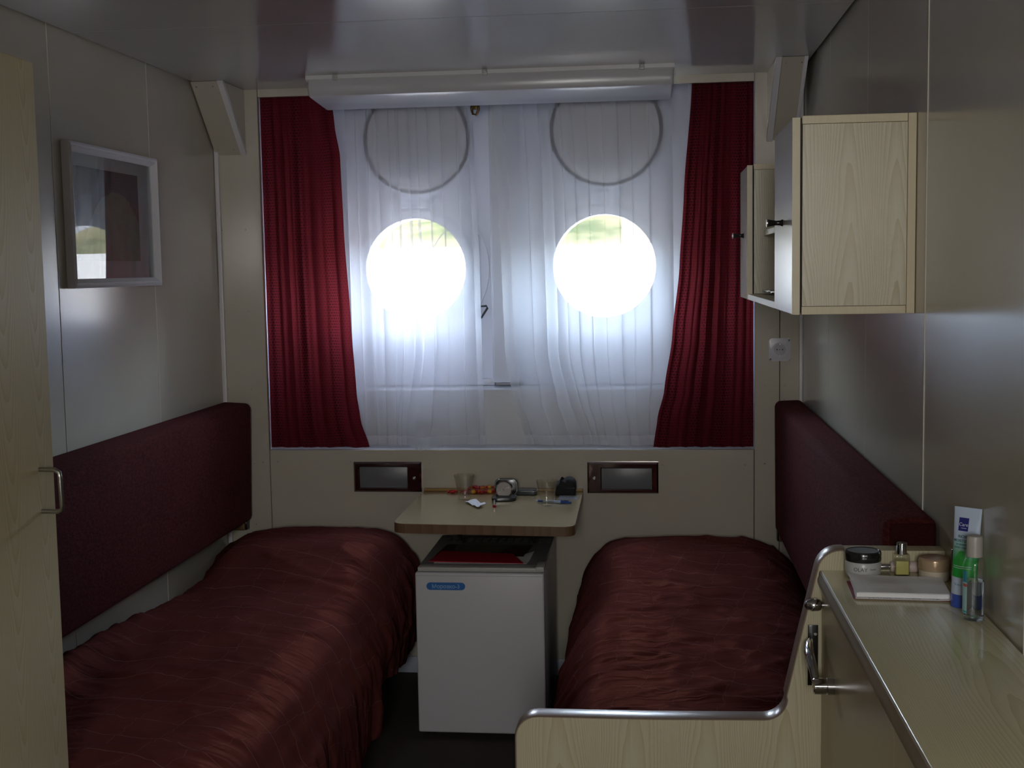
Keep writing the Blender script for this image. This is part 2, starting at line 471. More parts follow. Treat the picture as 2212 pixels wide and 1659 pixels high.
# right wall
wr = struct('wall_right', box(.546, .64, YF - .05, 4.95, -.05, 2.32), DARKGAP, label='glossy beige laminate panel wall behind the desk')
sR = [YF, -.15, .50, 1.165, 1.832, 2.517, 3.197, 3.856, 4.512]
for a, b in zip(sR[:-1], sR[1:]):
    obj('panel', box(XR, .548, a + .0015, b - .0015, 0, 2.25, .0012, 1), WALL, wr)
for y in sR[1:-1]:
    w = .0018 if abs(y - 2.517) < .01 or abs(y - 1.832) < .01 else .0008
    pr_ = .0015 if w > .001 else -.0006
    obj('joint_strip', box(XR - pr_, .545, y - w, y + w, 0, 2.25), JOINT if w > .001 else WALL, wr)
# back wall with the window opening
OX0, OX1, OZ0, OZ1 = -1.421, .363, .841, 2.136
wb = struct('wall_back', box(-1.604, .546, 4.516, 4.53, -.05, .838), DARKGAP, label='beige panelled end wall below and beside the curtained window')
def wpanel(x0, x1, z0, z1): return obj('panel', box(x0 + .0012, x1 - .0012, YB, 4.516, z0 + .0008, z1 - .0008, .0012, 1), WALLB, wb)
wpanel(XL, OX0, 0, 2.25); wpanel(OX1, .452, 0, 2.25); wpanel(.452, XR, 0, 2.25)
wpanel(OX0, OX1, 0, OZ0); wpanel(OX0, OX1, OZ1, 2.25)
bm = B()
scr = []
for z in (1.66, 1.36, 1.07, .79, .56): scr += [(-1.572, z), (-1.482, z)]
scr += [(-1.447, .795), (-1.39, .796), (-1.112, .797), (-.815, .79), (-.52, .788), (-.255, .785), (.036, .785), (.33, .785), (.40, .79), (.468, 1.02), (.40, 1.07), (.47, 1.07), (.405, 1.9), (.40, 1.66), (.47, 1.66)]
for x, z in scr:
    add_lathe(bm, [(.0028, 0), (.0026, .0012), (.0012, .0018)], 8, 0, Matrix.Translation((x, YB, z)) @ Matrix.Rotation(PI / 2, 4, 'X'))
obj('screw_heads', bm, STEEL, wb, kind='stuff')
# front wall behind the camera with the open door and the corridor
wf = B()
add_box(wf, -1.7, -.45, YF - .05, YF, -.05, 2.3); add_box(wf, .42, .64, YF - .05, YF, -.05, 2.3); add_box(wf, -.45, .42, YF - .05, YF, 2.02, 2.3)
struct('wall_front', wf, WALL)
wc = B()
add_box(wc, -1.3, -1.25, -2.0, YF - .05, -.05, 2.3); add_box(wc, 1.2, 1.25, -2.0, YF - .05, -.05, 2.3)
add_box(wc, -1.3, 1.25, -2.05, -2.0, -.05, 2.3); add_box(wc, -1.3, 1.25, -2.0, YF - .05, 2.25, 2.3); add_box(wc, -1.3, 1.25, -2.0, YF - .05, -.05, -.0)
struct('wall_corridor', wc, WALL)

# trims, baseboard
struct('trim_1', box(XL + .001, XL + .017, YB - .012, YB - .0005, 0, 2.16, .003), WHITE, .6, 'white plastic corner strip left of the window wall')
struct('trim_2', box(XR - .013, XR - .001, YB - .012, YB - .0005, 0, 2.16, .003), WHITE, .6, 'white plastic corner strip right of the window wall')
struct('baseboard_back', box(XL + .018, XR - .014, YB - .010, YB - .0005, 0, .062, .003), BASEB, .6, 'blue grey baseboard along the end wall')

# window recess: hull plate with two round holes, lining, apron and ledge
PH = [(-.909, 1.504), (-.177, 1.505)]
def hull_plate():
    bm = B(); y = 4.85
    es = []
    def loop(pts):
        vs = [bm.verts.new((x, y, z)) for x, z in pts]
        for i in range(len(vs)): es.append(bm.edges.new((vs[i], vs[(i + 1) % len(vs)])))
    loop([(-1.62, -.05), (.56, -.05), (.56, 2.30), (-1.62, 2.30)])
    for c in PH: loop(circle_pts(c, .2, 64))
    bmesh.ops.triangle_fill(bm, edges=es, use_beauty=True)
    # drop the discs that fill the holes
    for f in list(bm.faces):
        c = f.calc_center_median()
        if any((c.x - p[0]) ** 2 + (c.z - p[1]) ** 2 < .19 ** 2 and all(abs((v.co.x - p[0]) ** 2 + (v.co.z - p[1]) ** 2 - .04) < .002 for v in f.verts) for p in PH):
            bm.faces.remove(f)
    r = bmesh.ops.extrude_face_region(bm, geom=bm.faces[:])
    bmesh.ops.translate(bm, verts=[g for g in r['geom'] if isinstance(g, bmesh.types.BMVert)], vec=(0, .07, 0))
    return bm
struct('wall_outer', hull_plate(), PAINT, label='white painted ship hull plate with two portholes')
bm = B()
add_box(bm, OX0 - .03, OX0 - .005, 4.517, 4.85, .80, 2.25); add_box(bm, OX1 + .003, OX1 + .03, 4.517, 4.85, .80, 2.25)
add_box(bm, OX0 - .03, OX1 + .03, 4.532, 4.85, 2.235, 2.255)
struct('trim_3', bm, PAINT, label='white lining of the window recess')
bm = B(); add_box(bm, OX0 - .012, OX1 + .012, 4.66, 4.675, .80, 1.046, .002); add_box(bm, OX0 - .012, OX1 + .012, 4.665, 4.848, 1.036, 1.048, .003)
struct('trim_4', bm, APRON, .6, 'grey apron board with ledge under the portholes')
struct('trim_5', box(OX0 - .012, OX1 + .012, 4.5165, 4.66, .81, OZ0 - .002, .002), APRON, .6, 'grey sill inside the window recess')
bm = B(); add_box(bm, -.605, -.50, 4.74, 4.849, 1.066, 2.23, .003); add_box(bm, -.598, -.508, 4.735, 4.742, 1.07, 2.23, .002)
struct('trim_6', bm, PAINT, .6, 'white boxed hull rib between the portholes')
bm = B(); add_box(bm, OX0, -.607, 4.81, 4.849, 1.049, 1.075, .003); add_box(bm, -.498, OX1, 4.81, 4.849, 1.049, 1.075, .003)
struct('trim_7', bm, PAINT, .6)
GASK = plain('grey_rubber_gasket', (.035, .033, .033), .6)
PANE = pane_mat('porthole_glass', (.93, .95, .94))
WETP = pane_mat('frosted_wet_glass', (.96, .97, .97), .12, .05)

def porthole(n, cx, cz, cover, label):
    w = bpy.data.objects.new('window_%d' % n, None); COL.objects.link(w); w.location = (cx, 4.85, cz)
    tag(w, label, 'porthole', 'portholes in the hull', 'structure')
    obj('flange', add_ring(B(), cx, cz, .199, .285, 4.836, 4.851), PAINT, w, .6)
    obj('rim', add_ring(B(), cx, cz, .196, .226, 4.812, 4.838), PAINT, w, .6)
    obj('tunnel', add_ring(B(), cx, cz, .1985, .2005, 4.85, 4.96), PAINT, w, .6)
    hb = B()
    for s in (-1, 1):
        add_box(hb, cx + s * .035 - .014, cx + s * .035 + .014, 4.775, 4.84, cz + .235, cz + .295, .005)
    add_tube(hb, [(cx - .06, 4.79, cz + .275), (cx + .06, 4.79, cz + .275)], .008, 10)
    obj('hinge', hb, PAINT, w, .6)
    # the swing-up deadlight cover above
    ccx, ccz, ccy, r = cover
    mt = Matrix.Translation((ccx, ccy, ccz)) @ Matrix.Rotation(math.radians(90), 4, 'X') @ Matrix.Rotation(math.radians(0), 4, 'Y')
    dl = obj('deadlight_cover', add_lathe(B(), [(r * .3, .0), (r * .96, .0), (r, .006), (r, .02), (r * .93, .03), (r * .6, .036), (r * .1, .038)], 64, 0, mt @ Matrix.Rotation(PI, 4, 'X')), PAINT, w, .5)
    obj('gasket', tube([(ccx + (r - .012) * math.cos(a * PI / 32), ccy - .004, ccz + (r - .012) * math.sin(a * PI / 32)) for a in range(64)], .0068, 8, True), GASK, dl, 1.2)
    return w

w1 = porthole(1, PH[0][0], PH[0][1], (-.868, 1.985, 4.67, .208), 'left porthole with its glass swung open to the right')
w2 = porthole(2, PH[1][0], PH[1][1], (-.160, 2.002, 4.66, .213), 'right porthole with closed round glass')
obj('pane', lathe([(.199, 0), (.199, .01)], (PH[1][0], 4.875, PH[1][1]), 64, (0, 1, 0)), PANE, w2)
# opened glass of the left porthole
ax = Vector((math.sin(math.radians(52)), -math.cos(math.radians(52)), 0))
op = obj('pane', lathe([(.155, 0), (.155, .008)], (-.725, 4.76, 1.507), 64, ax), WETP, w1)
q = Vector((0, 0, 1)).rotation_difference(ax)
obj('pane_rim', tube([Vector((-.725, 4.76, 1.507)) + q @ Vector((.158 * math.cos(a * PI / 32), .158 * math.sin(a * PI / 32), .004)) for a in range(64)], .0016, 8, True), PAINT, op, 1.2)
def dog(par, x, z, s, mat):
    bm = B()
    add_tube(bm, [(x, 4.79, z), (x - s * .004, 4.78, z + .022), (x + s * .03, 4.775, z + .024), (x + s * .034, 4.776, z + .016), (x + s * .008, 4.785, z - .022), (x, 4.79, z - .014)], .0042, 8, 0, True)
    add_tube(bm, [(x - s * .005, 4.84, z + .0), (x - s * .003, 4.79, z + .002)], .006, 8)
    obj('clamp_handle', bm, mat, par, 1.2)
dog(w1, -.660, 1.335, 1, DARKMET); dog(w1, -1.165, 1.335, 1, GREYP); dog(w2, -.447, 1.335, 1, GREYP)
obj('clamp_bolt', lathe([(.016, 0), (.016, .03), (.008, .04)], (PH[1][0] - .135, 4.836, PH[1][1] + .2), 16, (0, -1, 0)), GREYP, w2, .6)
obj('clamp_bolt', lathe([(.016, 0), (.016, .03), (.008, .04)], (PH[1][0] - .125, 4.836, PH[1][1] - .225), 16, (0, -1, 0)), GREYP, w2, .6)

# ------------------------------------------------------------------ outside: quay, grassy slope
QUAY = plain('sandy_gravel_bank', (.115, .112, .105), .9, spec=0)
def grass_mat():
    m, t, p = new_mat('dry_grass_slope'); c = t.nodes.new('ShaderNodeTexCoord')
    f = noise_n(t, c.outputs['Object'], .55, 5, .65)
    r = t.nodes.new('ShaderNodeValToRGB'); t.links.new(f, r.inputs[0])
    r.color_ramp.elements[0].position = .36; r.color_ramp.elements[0].color = (.006, .0085, .003, 1)
    r.color_ramp.elements[1].position = .62; r.color_ramp.elements[1].color = (.022, .0205, .0115, 1)
    t.links.new(r.outputs[0], p.inputs['Base Color']); p.inputs['Roughness'].default_value = .95; p.inputs['Specular IOR Level'].default_value = 0
    return m
def ground(prof, x0, x1, nx, bump):
    bm = B(); rows = []
    for k, (y, z) in enumerate(prof):
        rows.append([bm.verts.new((x0 + (x1 - x0) * i / nx, y, z + bump * (noise.noise(Vector((i * .9, k * 1.7, 3))) if 0 < k < len(prof) - 1 else 0))) for i in range(nx + 1)])
    for a, b in zip(rows[:-1], rows[1:]):
        for i in range(nx): bm.faces.new([a[i], a[i + 1], b[i + 1], b[i]])
    return bm
struct('embankment', ground([(6.5, -1.6), (9, -.9), (14, .1), (20, .98), (26, 1.62), (32, 2.08)], -60, 50, 40, .05), QUAY, 1.5, 'sunlit pale embankment outside the portholes')
struct('hillside', ground([(31.9, 2.05), (36, 3.2), (41, 5.0), (47, 7.5), (54, 10.5), (62, 13)], -70, 60, 60, .5), grass_mat(), 1.5, 'dry grassy slope above the embankment outside')

# ------------------------------------------------------------------ curtains
def cloth_grid(xf, nu, nv, thick=0.0):
    """xf(u,v)->(x,y,z); u 0..1 across, v 0..1 from top down"""
    bm = B(); uvl = bm.loops.layers.uv.new('UVMap')
    grid = [[bm.verts.new(xf(i / nu, j / nv)) for i in range(nu + 1)] for j in range(nv + 1)]
    ulen = [[0.0] * (nu + 1) for _ in range(nv + 1)]; vlen = [[0.0] * (nu + 1) for _ in range(nv + 1)]
    for j in range(nv + 1):
        for i in range(nu + 1):
            if i: ulen[j][i] = ulen[j][i - 1] + (grid[j][i].co - grid[j][i - 1].co).length
            if j: vlen[j][i] = vlen[j - 1][i] + (grid[j][i].co - grid[j - 1][i].co).length
    for j in range(nv):
        for i in range(nu):
            q = ((j, i), (j + 1, i), (j + 1, i + 1), (j, i + 1))
            f = bm.faces.new([grid[a][b] for a, b in q])
            for l, (a, b) in zip(f.loops, q): l[uvl].uv = (ulen[a][b] if a else ulen[a][b], vlen[a][b])
    return bm

def lerp_tab(tab, z):
    """tab of (z, x) sorted by falling z"""
    if z >= tab[0][0]: return tab[0][1]
    for (z0, x0), (z1, x1) in zip(tab[:-1], tab[1:]):
        if z >= z1:
            t = (z0 - z) / (z0 - z1); t = t * t * (3 - 2 * t) * .5 + t * .5
            return x0 + (x1 - x0) * t
    return tab[-1][1]

def pleat(u, v, n, seed, depth, over):
    """returns (dx, dy) of soft irregular folds"""
    ph = u * n * 2 * PI + 1.7 * noise.noise(Vector((u * n * .45, v * .7, seed))) * 2 + .5 * math.sin(u * 9 + seed)
    a = .6 + .55 * noise.noise(Vector((u * n * .6, v * .5, seed + 5)))
    return over * math.sin(2 * ph) * a, depth * math.sin(ph) * a + .3 * depth * math.sin(2.3 * ph + v * 2 + seed)

def red_left(u, v):
    z = 2.15 - v * (2.15 - .846)
    x0 = -1.4235; x1 = lerp_tab([(2.14, -1.155), (2.03, -1.145), (1.92, -1.128), (1.65, -1.122), (1.3, -1.105), (1.05, -1.092), (.95, -1.08), (.846, -1.048)], z)
    dx, dy = pleat(u, v * .5, 4.4, 1.3, .014, .005)
    k = smooth01(0, .06, u) * smooth01(0, .05, 1 - u)
    return (x0 + (x1 - x0) * u + dx * k, 4.535 + dy * (.5 + .5 * k), z)

def red_right(u, v):
    z = 2.15 - v * (2.15 - .846)
    x1 = .3635; x0 = lerp_tab([(2.14, .148), (1.75, .118), (1.5, .102), (1.25, .075), (1.05, .045), (.95, .02), (.846, .005)], z)
    dx, dy = pleat(u, v * .5, 5.4, 4.1, .014, .005)
    k = smooth01(0, .05, u) * smooth01(0, .05, 1 - u)
    yy = 4.535 + dy * (.5 + .5 * k)
    if z < .9: yy -= .012 * smooth01(.9, .846, z) * smooth01(.35, 0, u)
    return (x0 + (x1 - x0) * u + dx * k, yy, z)

c1 = obj('red_curtain', cloth_grid(red_left, 130, 60), REDC, None, 2.5)
tag(c1, 'red woven curtain hanging straight at the left side of the window', 'curtain', 'red side curtains')
c2 = obj('red_curtain', cloth_grid(red_right, 130, 60), REDC, None, 2.5)
tag(c2, 'red woven curtain flaring out at the bottom, beside the wall cabinets', 'curtain', 'red side curtains')

def sheer_left(u, v, v0=0., v1=1.):
    vv = v0 + (v1 - v0) * v
    z = 2.15 - vv * (2.15 - .846)
    x0 = -1.24; x1 = lerp_tab([(2.13, -.648), (1.9, -.640), (1.5, -.628), (1.2, -.625), (1.0, -.622), (.85, -.618)], z)
    dx, dy = pleat(u, vv * .12, 7, 8.2, .018, .018)
    k = smooth01(0, .03, u) * smooth01(0, .06, 1 - u)
    x = x0 + (x1 - x0) * u + dx * k
    y = 4.594 + dy * k
    # lower part swings in: a diagonal fold near the middle and a corner that rests over the sill
    w = smooth01(1.25, .85, z)
    x -= .05 * w * math.exp(-((u - .62) / .13) ** 2)
    g = math.exp(-((x + .845) / .035) ** 2)
    y -= (.10 * smooth01(.93, .85, z)) * g
    z -= .012 * smooth01(.88, .846, z) * g
    return (x, y, z)

def sheer_right(u, v, v0=0., v1=1.):
    vv = v0 + (v1 - v0) * v
    z = 2.15 - vv * (2.15 - .846)
    x0 = lerp_tab([(2.13, -.575), (1.8, -.556), (1.5, -.547), (1.2, -.540), (1.0, -.512), (.92, -.483), (.85, -.462)], z)
    x1 = .20
    dx, dy = pleat(u, vv * .12, 7, 15.7, .018, .018)
    k = smooth01(0, .05, u) * smooth01(0, .03, 1 - u)
    x = x0 + (x1 - x0) * u + dx * k
    y = 4.594 + dy * k
    w = smooth01(1.2, .85, z)
    x += .035 * w * math.exp(-((u - .3) / .1) ** 2) - .03 * w * math.exp(-((u - .75) / .1) ** 2)
    y -= .02 * smooth01(.95, .85, z) * math.exp(-((u - .55) / .2) ** 2)
    return (x, y, z)

for fn, lab in ((sheer_left, 'white sheer curtain over the left porthole, its hem corner poking over the sill'), (sheer_right, 'white sheer curtain over the right porthole, its inner edge sweeping right')):
    s_ = obj('sheer_curtain', cloth_grid(lambda u, v: fn(u, v, 0, .973), 180, 60), SHEER, None, 2.5)
    tag(s_, lab, 'curtain', 'white sheer curtains')
    obj('hem', cloth_grid(lambda u, v: fn(u, v, .973, 1.0), 180, 4), HEM, s_, 2.5)

# brass hook at the top of the recess
DBRASS = plain('tarnished_brass', (.16, .10, .04), .35, metal=1)
hk = thing('brass_hook', (-.640, 4.62, 2.125), 'small dark brass hook hanging at the top of the gap between the sheer curtains', 'hook')
obj('hook_plate', box(-.655, -.626, 4.625, 4.63, 2.085, 2.15, .003), DBRASS, hk, .6)
obj('hook_arm', tube([(-.646, 4.625, 2.11), (-.646, 4.60, 2.108), (-.646, 4.59, 2.085), (-.645, 4.60, 2.066), (-.632, 4.605, 2.062), (-.622, 4.60, 2.08), (-.622, 4.60, 2.10)], .005, 8), DBRASS, hk, 1.2)

# ------------------------------------------------------------------ ceiling lamp
lamp = thing('ceiling_lamp', (-.54, 4.35, ZC), 'long white fluorescent ceiling lamp above the window, unlit', 'lamp')
obj('base_tray', prism([(4.224, 2.165), (4.224, 2.152), (4.235, 2.146), (4.475, 2.146), (4.48, 2.165)], 'X', -1.163, .082), WHITE, lamp, .6)
pr = [(4.227, 2.153), (4.224, 2.130), (4.225, 2.104), (4.229, 2.096), (4.240, 2.0915), (4.455, 2.077), (4.470, 2.082), (4.476, 2.094), (4.476, 2.153)]
bm = prism(pr, 'X', -1.158, .078, .012, 3)
obj('diffuser', bm, DIFFUSER, lamp, .5)
for x in (-1.06, -.548, -.025):
    bm = B(); add_box(bm, x - .009, x + .009, 4.218, 4.2255, 2.146, 2.164, .002); add_box(bm, x - .006, x + .006, 4.214, 4.222, 2.154, 2.1645, .001)
    obj('clip', bm, GREYP, lamp, .6)

# ------------------------------------------------------------------ corner gussets under the ceiling
def gusset(x0, x1, yf, zb, label, right):
    g = thing('ceiling_gusset', ((x0 + x1) / 2, YB, 2.05), label, 'bracket', 'boxed gussets in the upper corners')
    tri = [(yf, ZC - .001), (YB - .001, ZC - .001), (YB - .001, zb)]
    ed = .020
    a0, a1 = (x0 + ed, x1) if right else (x0, x1 - ed)
    obj('body', prism([(yf + .012, ZC - .001), (YB - .001, ZC - .001), (YB - .001, zb + .015)], 'X', x0 + .002, x1 - .002), WALLB, g)
    sl = [(yf, ZC - .001), (yf + .014, ZC - .001), (YB - .001, zb + .014), (YB - .001, zb)]
    obj('face_panel', prism(sl, 'X', a0 + .001, a1 - (.012 if right else 0), .001, 1), WALLB, g)
    tr = [(yf - .003, ZC - .0005), (yf + .016, ZC - .0005), (YB - .001, zb + .018), (YB - .001, zb - .004)]
    obj('edge_strip', prism(tr, 'X', *((x0, x0 + ed) if right else (x1 - ed, x1))), WHITE, g)
    if right: obj('edge_strip', prism(tr, 'X', x1 - .012, x1), WHITE, g)
    d = Vector((0, YB - yf, zb - ZC)); nrm = Vector((0, d.z, -d.y)).normalized()
    if nrm.y > 0: nrm = -nrm
    for t in (.07, .92):
        for f in (.17, .78):
            p = Vector((a0 + (a1 - a0) * f, yf, ZC)) + d * t
            obj('screw', lathe([(.003, 0), (.0026, .0014), (.001, .002)], p, 8, nrm), STEEL, g, .8)
gusset(-1.585, -1.468, 4.265, 1.932, 'cream boxed gusset in the upper corner on the left of the red curtains', False)
gusset(.405, .508, 4.176, 1.930, 'cream boxed gusset in the upper corner above the wall cabinets', True)

# ------------------------------------------------------------------ framed picture on the left wall
pic = thing('framed_picture', (XL, 3.58, 1.667), 'white framed print with dark green hillside scene on the left wall', 'picture')
bm = B()
y0, y1, z0, z1 = 3.280, 3.893, 1.466, 1.868
prof = [(0, 0), (.0, .022), (.006, .026), (.011, .021), (.014, .024), (.019, .018), (.026, .011), (.026, 0)]
cor = [(y0, z0, 1, 1), (y1, z0, -1, 1), (y1, z1, -1, -1), (y0, z1, 1, -1)]
rings = [[bm.verts.new((XL + .001 + h, a + sa * w, b + sb_ * w)) for (w, h) in prof] for (a, b, sa, sb_) in cor]
for i in range(4):
    A, Bq = rings[i], rings[(i + 1) % 4]
    for k in range(len(prof)):
        k2 = (k + 1) % len(prof); bm.faces.new([A[k], A[k2], Bq[k2], Bq[k]])
obj('frame', bm, WHITE, pic, .5)
obj('mat_board', box(XL + .001, XL + .006, y0 + .02, y1 - .02, z0 + .02, z1 - .02), plain('grey_mat_board', (.42, .42, .43), .8), pic)
def print_mat():
    m, t, p = new_mat('landscape_print'); c = t.nodes.new('ShaderNodeTexCoord'); s = t.nodes.new('ShaderNodeSeparateXYZ')
    t.links.new(c.outputs['Object'], s.inputs[0]); y, z = s.outputs[1], s.outputs[2]
    n = noise_n(t, c.outputs['Object'], 9, 4, .6)
    hill = mth(t, 'ADD', mth(t, 'MULTIPLY', mth(t, 'MULTIPLY', mth(t, 'ADD', y, -.02), mth(t, 'ADD', y, -.02)), -3.2), mth(t, 'ADD', .055, mth(t, 'MULTIPLY', n, .05)))
    below = mth(t, 'LESS_THAN', z, hill)
    land = mixc(t, noise_n(t, c.outputs['Object'], 26, 4, .7), (.06, .075, .045), (.17, .17, .09))
    rock = mixc(t, noise_n(t, c.outputs['Object'], 40, 3, .7), (.05, .07, .06), (.16, .19, .16))
    left = mth(t, 'LESS_THAN', mth(t, 'ADD', y, mth(t, 'MULTIPLY', n, .06)), .0)
    land2 = mixc(t, left, land, rock)
    t.links.new(mixc(t, below, (.055, .048, .042), land2), p.inputs['Base Color']); p.inputs['Roughness'].default_value = .6
    return m
obj('print', box(XL + .006, XL + .0068, 3.34, 3.772, 1.543, 1.806), print_mat(), pic)
obj('glass', box(XL + .0095, XL + .0105, y0 + .024, y1 - .024, z0 + .024, z1 - .024), pane_mat('picture_glass', (.95, .96, .95), .0, 0, 1.52), pic)

# ------------------------------------------------------------------ backrests
def backrest(x0, x1, ya, yb, z0, z1, label, wallside):
    t_ = thing('padded_backrest', ((x0 + x1) / 2, ya, z0), label, 'backrest', 'maroon wall backrests')
    pts = [(x0, z0 + .004), (x1, z0 + .004)] if False else None
    bm = box(x0, x1, ya, yb, z0, z1, .022, 5)
    for v in bm.verts:  # the pad leans: a little thinner at the top
        k = smooth01(z0, z1, v.co.z)
        if wallside < 0 and v.co.x > x0 + .03: v.co.x += .012 * k; v.co.z -= .004 * k
        if wallside > 0 and v.co.x < x1 - .03: v.co.x -= .004 * k; v.co.z -= .002 * k
    obj('cushion', bm, BOUCLE, t_, 1.0)
    obj('backing_board', box(*((x0 - .0005, x0 + .012) if wallside < 0 else (x1 - .012, x1 + .0005)), ya + .03, yb - .03, z0 - .012, z0 + .03), EDGE_B, t_)
    return t_
br = backrest(XL + .002, -1.484, 2.45, 4.468, .58, 1.027, 'long maroon upholstered wall backrest above the left bed', -1)
bx = box(-1.574, -1.503, 4.43, 4.462, .548, .585, .008, 3); obj('bracket', bx, EDGE_B, br, .6)
obj('bracket_cap', box(-1.505, -1.497, 4.432, 4.460, .550, .588, .004, 2), BLACKP, br, .6)
b2 = backrest(.434, XR - .002, 2.366, 4.468, .552, 1.024, 'long maroon upholstered wall backrest above the right bed, behind the desk items', 1)
DWEAVE = plain('dark_coarse_weave', (.032, .007, .007), .95, spec=.05, bump=(220, .9, .004))
obj('end_cover', box(.441, XR - .010, 2.3632, 2.3668, .70, 1.014, .0014, 1), DWEAVE, b2, .6, label='dark coarse-woven end cover')
obj('bracket', box(.442, .515, 4.43, 4.462, .520, .557, .008, 3), EDGE_B, b2, .6)
obj('bracket_cap', box(.438, .446, 4.432, 4.460, .522, .560, .004, 2), BLACKP, b2, .6)

# ------------------------------------------------------------------ beds and bedspreads
def cat_rom(pts, t):
    n = len(pts) - 1; f = t * n; i = min(int(f), n - 1); u = f - i
    p0 = pts[max(i - 1, 0)]; p1 = pts[i]; p2 = pts[i + 1]; p3 = pts[min(i + 2, n)]
    return tuple(.5 * ((2 * b) + (-a + c) * u + (2 * a - 5 * b + 4 * c - d) * u * u + (-a + 3 * b - 3 * c + d) * u ** 3) for a, b, c, d in zip(p0, p1, p2, p3))

def wrinkle(x, y, seed, sx, sy_):
    a = noise.noise(Vector((x * sx, y * sy_, seed)))
    b = noise.noise(Vector((x * sx * 2.3 + 4, y * sy_ * 2.1, seed + 9)))
    r = (1 - abs(a)) ** 5
    r2 = (1 - abs(b)) ** 6
    return .009 * r + .0055 * r2 + .006 * noise.noise(Vector((x * 3, y * 3, seed + 2)))

bedL = thing('bed', (-1.2, 3.4, 0), 'bed under the left backrest, covered to near the floor by the maroon bedspread', 'bed')
obj('base', box(-1.575, -.98, 2.45, 4.46, 0.0, .26, .006), WOOD_XZ, bedL, .6)
obj('mattress', box(-1.56, -.96, 2.45, 4.40, .261, .42, .03, 4), PAPER, bedL, .8)

def spread_left(u, v):
    y = 2.386 + v * 2.074
    pil = smooth01(3.78, 4.12, y)
    zt = .478 + .103 * pil + .012 * math.sin(y * 4.1)
    zw = .495 - .05 * smooth01(3.2, 4.0, y) + .06 * smooth01(4.1, 4.4, y)
    hem = .165 - .055 * smooth01(3.72, 3.60, y) + .02 * math.sin(y * 7) * smooth01(3.6, 3.8, y)
    flare = .03 * smooth01(3.75, 3.5, y) + .008 * math.sin(y * 16) + .006 * math.sin(y * 37)
    pts = [(-1.578, zw - .03), (-1.535, zw + .002), (-1.44, zt - .022), (-1.28, zt - .002), (-1.11, zt + .003), (-.985, zt - .006),
           (-.905, zt - .045), (-.852, zt - .13), (-.842 + flare * .4, .30 + .03 * pil), (-.855 + flare, hem + .06), (-.866 + flare * 1.3, hem)]
    x, z = cat_rom(pts, u)
    e = smooth01(4.36, 4.46, y)
    top = smooth01(.30, .45, z)
    z -= e * e * .13 * top
    x += .04 * e * (1 if x < -1.2 else -1) * smooth01(.2, .5, u) * smooth01(1.0, .7, u) * 0
    wz = wrinkle(x * .7 + z * .5, y, 3.1, 5.0, 7.5)
    if u < .66: z += wz
    else:
        x += wz * 1.6
    return (max(x, -1.584), y, z)
sl_ = obj('bedspread', cloth_grid(spread_left, 150, 220), SATIN, None, 2.5)
tag(sl_, 'maroon quilted satin bedspread on the left bed, hanging towards the fridge', 'bedspread', 'maroon satin bedspreads')

bedR = thing('bed', (.13, 3.4, 0), 'bed under the right backrest, closed by the pale wooden end panel', 'bed')
obj('base', box(-.12, .49, 2.385, 4.40, 0, .26, .006), WOOD_XZ, bedR, .6)
obj('mattress', box(-.12, .41, 2.42, 4.36, .261, .40, .03, 4), PAPER, bedR, .8)
# end panel with its stepped outline and brown edge band
def arc(cx, cz, r, a0, a1, n=8):
    return [(cx + r * math.cos(math.radians(a0 + (a1 - a0) * i / n)), cz + r * math.sin(math.radians(a0 + (a1 - a0) * i / n))) for i in range(n + 1)]
out = [(.5315, 0), (.5315, .9725)] + [(.352, .9725)] + arc(.345, .930, .0425, 90, 168, 7) + [(.2735, .812)] + [(.2475, .694)] \
    + arc(.205, .6915, .0445, -8, -88, 7)[0:] + [(.19, .6468), (-.01, .6435), (-.222, .6435)] + arc(-.222, .6005, .043, 90, 180, 7) + [(-.265, 0)]
PY0, PY1 = 2.320, 2.362
def band_outline():
    return out[1:-1]
fb = obj('end_panel', prism(out, 'Y', PY0, PY1), WOOD_XZ, bedR, .5)
bo = out[2:]
bm = B(); n = len(bo)
ins = []
for i, p in enumerate(bo):
    a = Vector(bo[max(i - 1, 0)]); c = Vector(bo[min(i + 1, n - 1)]); d = (c - a).normalized()
    ins.append(Vector((-d.y, d.x)))  # left of travel = inside for this order
def bandv(p, nrm, o_, y): q_ = Vector(p) - nrm * o_; return (q_.x, y, q_.y)
sgn = 1 if (Vector((0.1, .3)) - Vector(bo[6])).dot(ins[6]) > 0 else -1
rings = []
for p, nn in zip(bo, ins):
    nn = nn * sgn
    rings.append([bm.verts.new(bandv(p, nn, o_, y)) for o_, y in ((.0008, PY0 - .0006), (.0022, PY0 + .003), (.0022, PY1 - .003), (.0008, PY1 + .0006), (-.0015, PY1 + .0004), (-.0015, PY0 - .0004))])
for A, Bq in zip(rings[:-1], rings[1:]):
    for k in range(6): bm.faces.new([A[k], A[(k + 1) % 6], Bq[(k + 1) % 6], Bq[k]])
bm.faces.new(rings[0]); bm.faces.new(rings[-1][::-1])
obj('edge_band', bm, BAND, fb, .6, label='brown glossy edge band')
cp = B(); add_box(cp, .2855, .3045, PY0 - .004, PY0 - .0005, .7165, .8315, .001)
obj('catch_plate', cp, BLACKP, fb, .6, label='black metal catch plate')
obj('plate_screw', lathe([(.0035, 0), (.003, .0015)], (.299, PY0 - .004, .815), 8, (0, -1, 0)), STEEL, fb, .8)

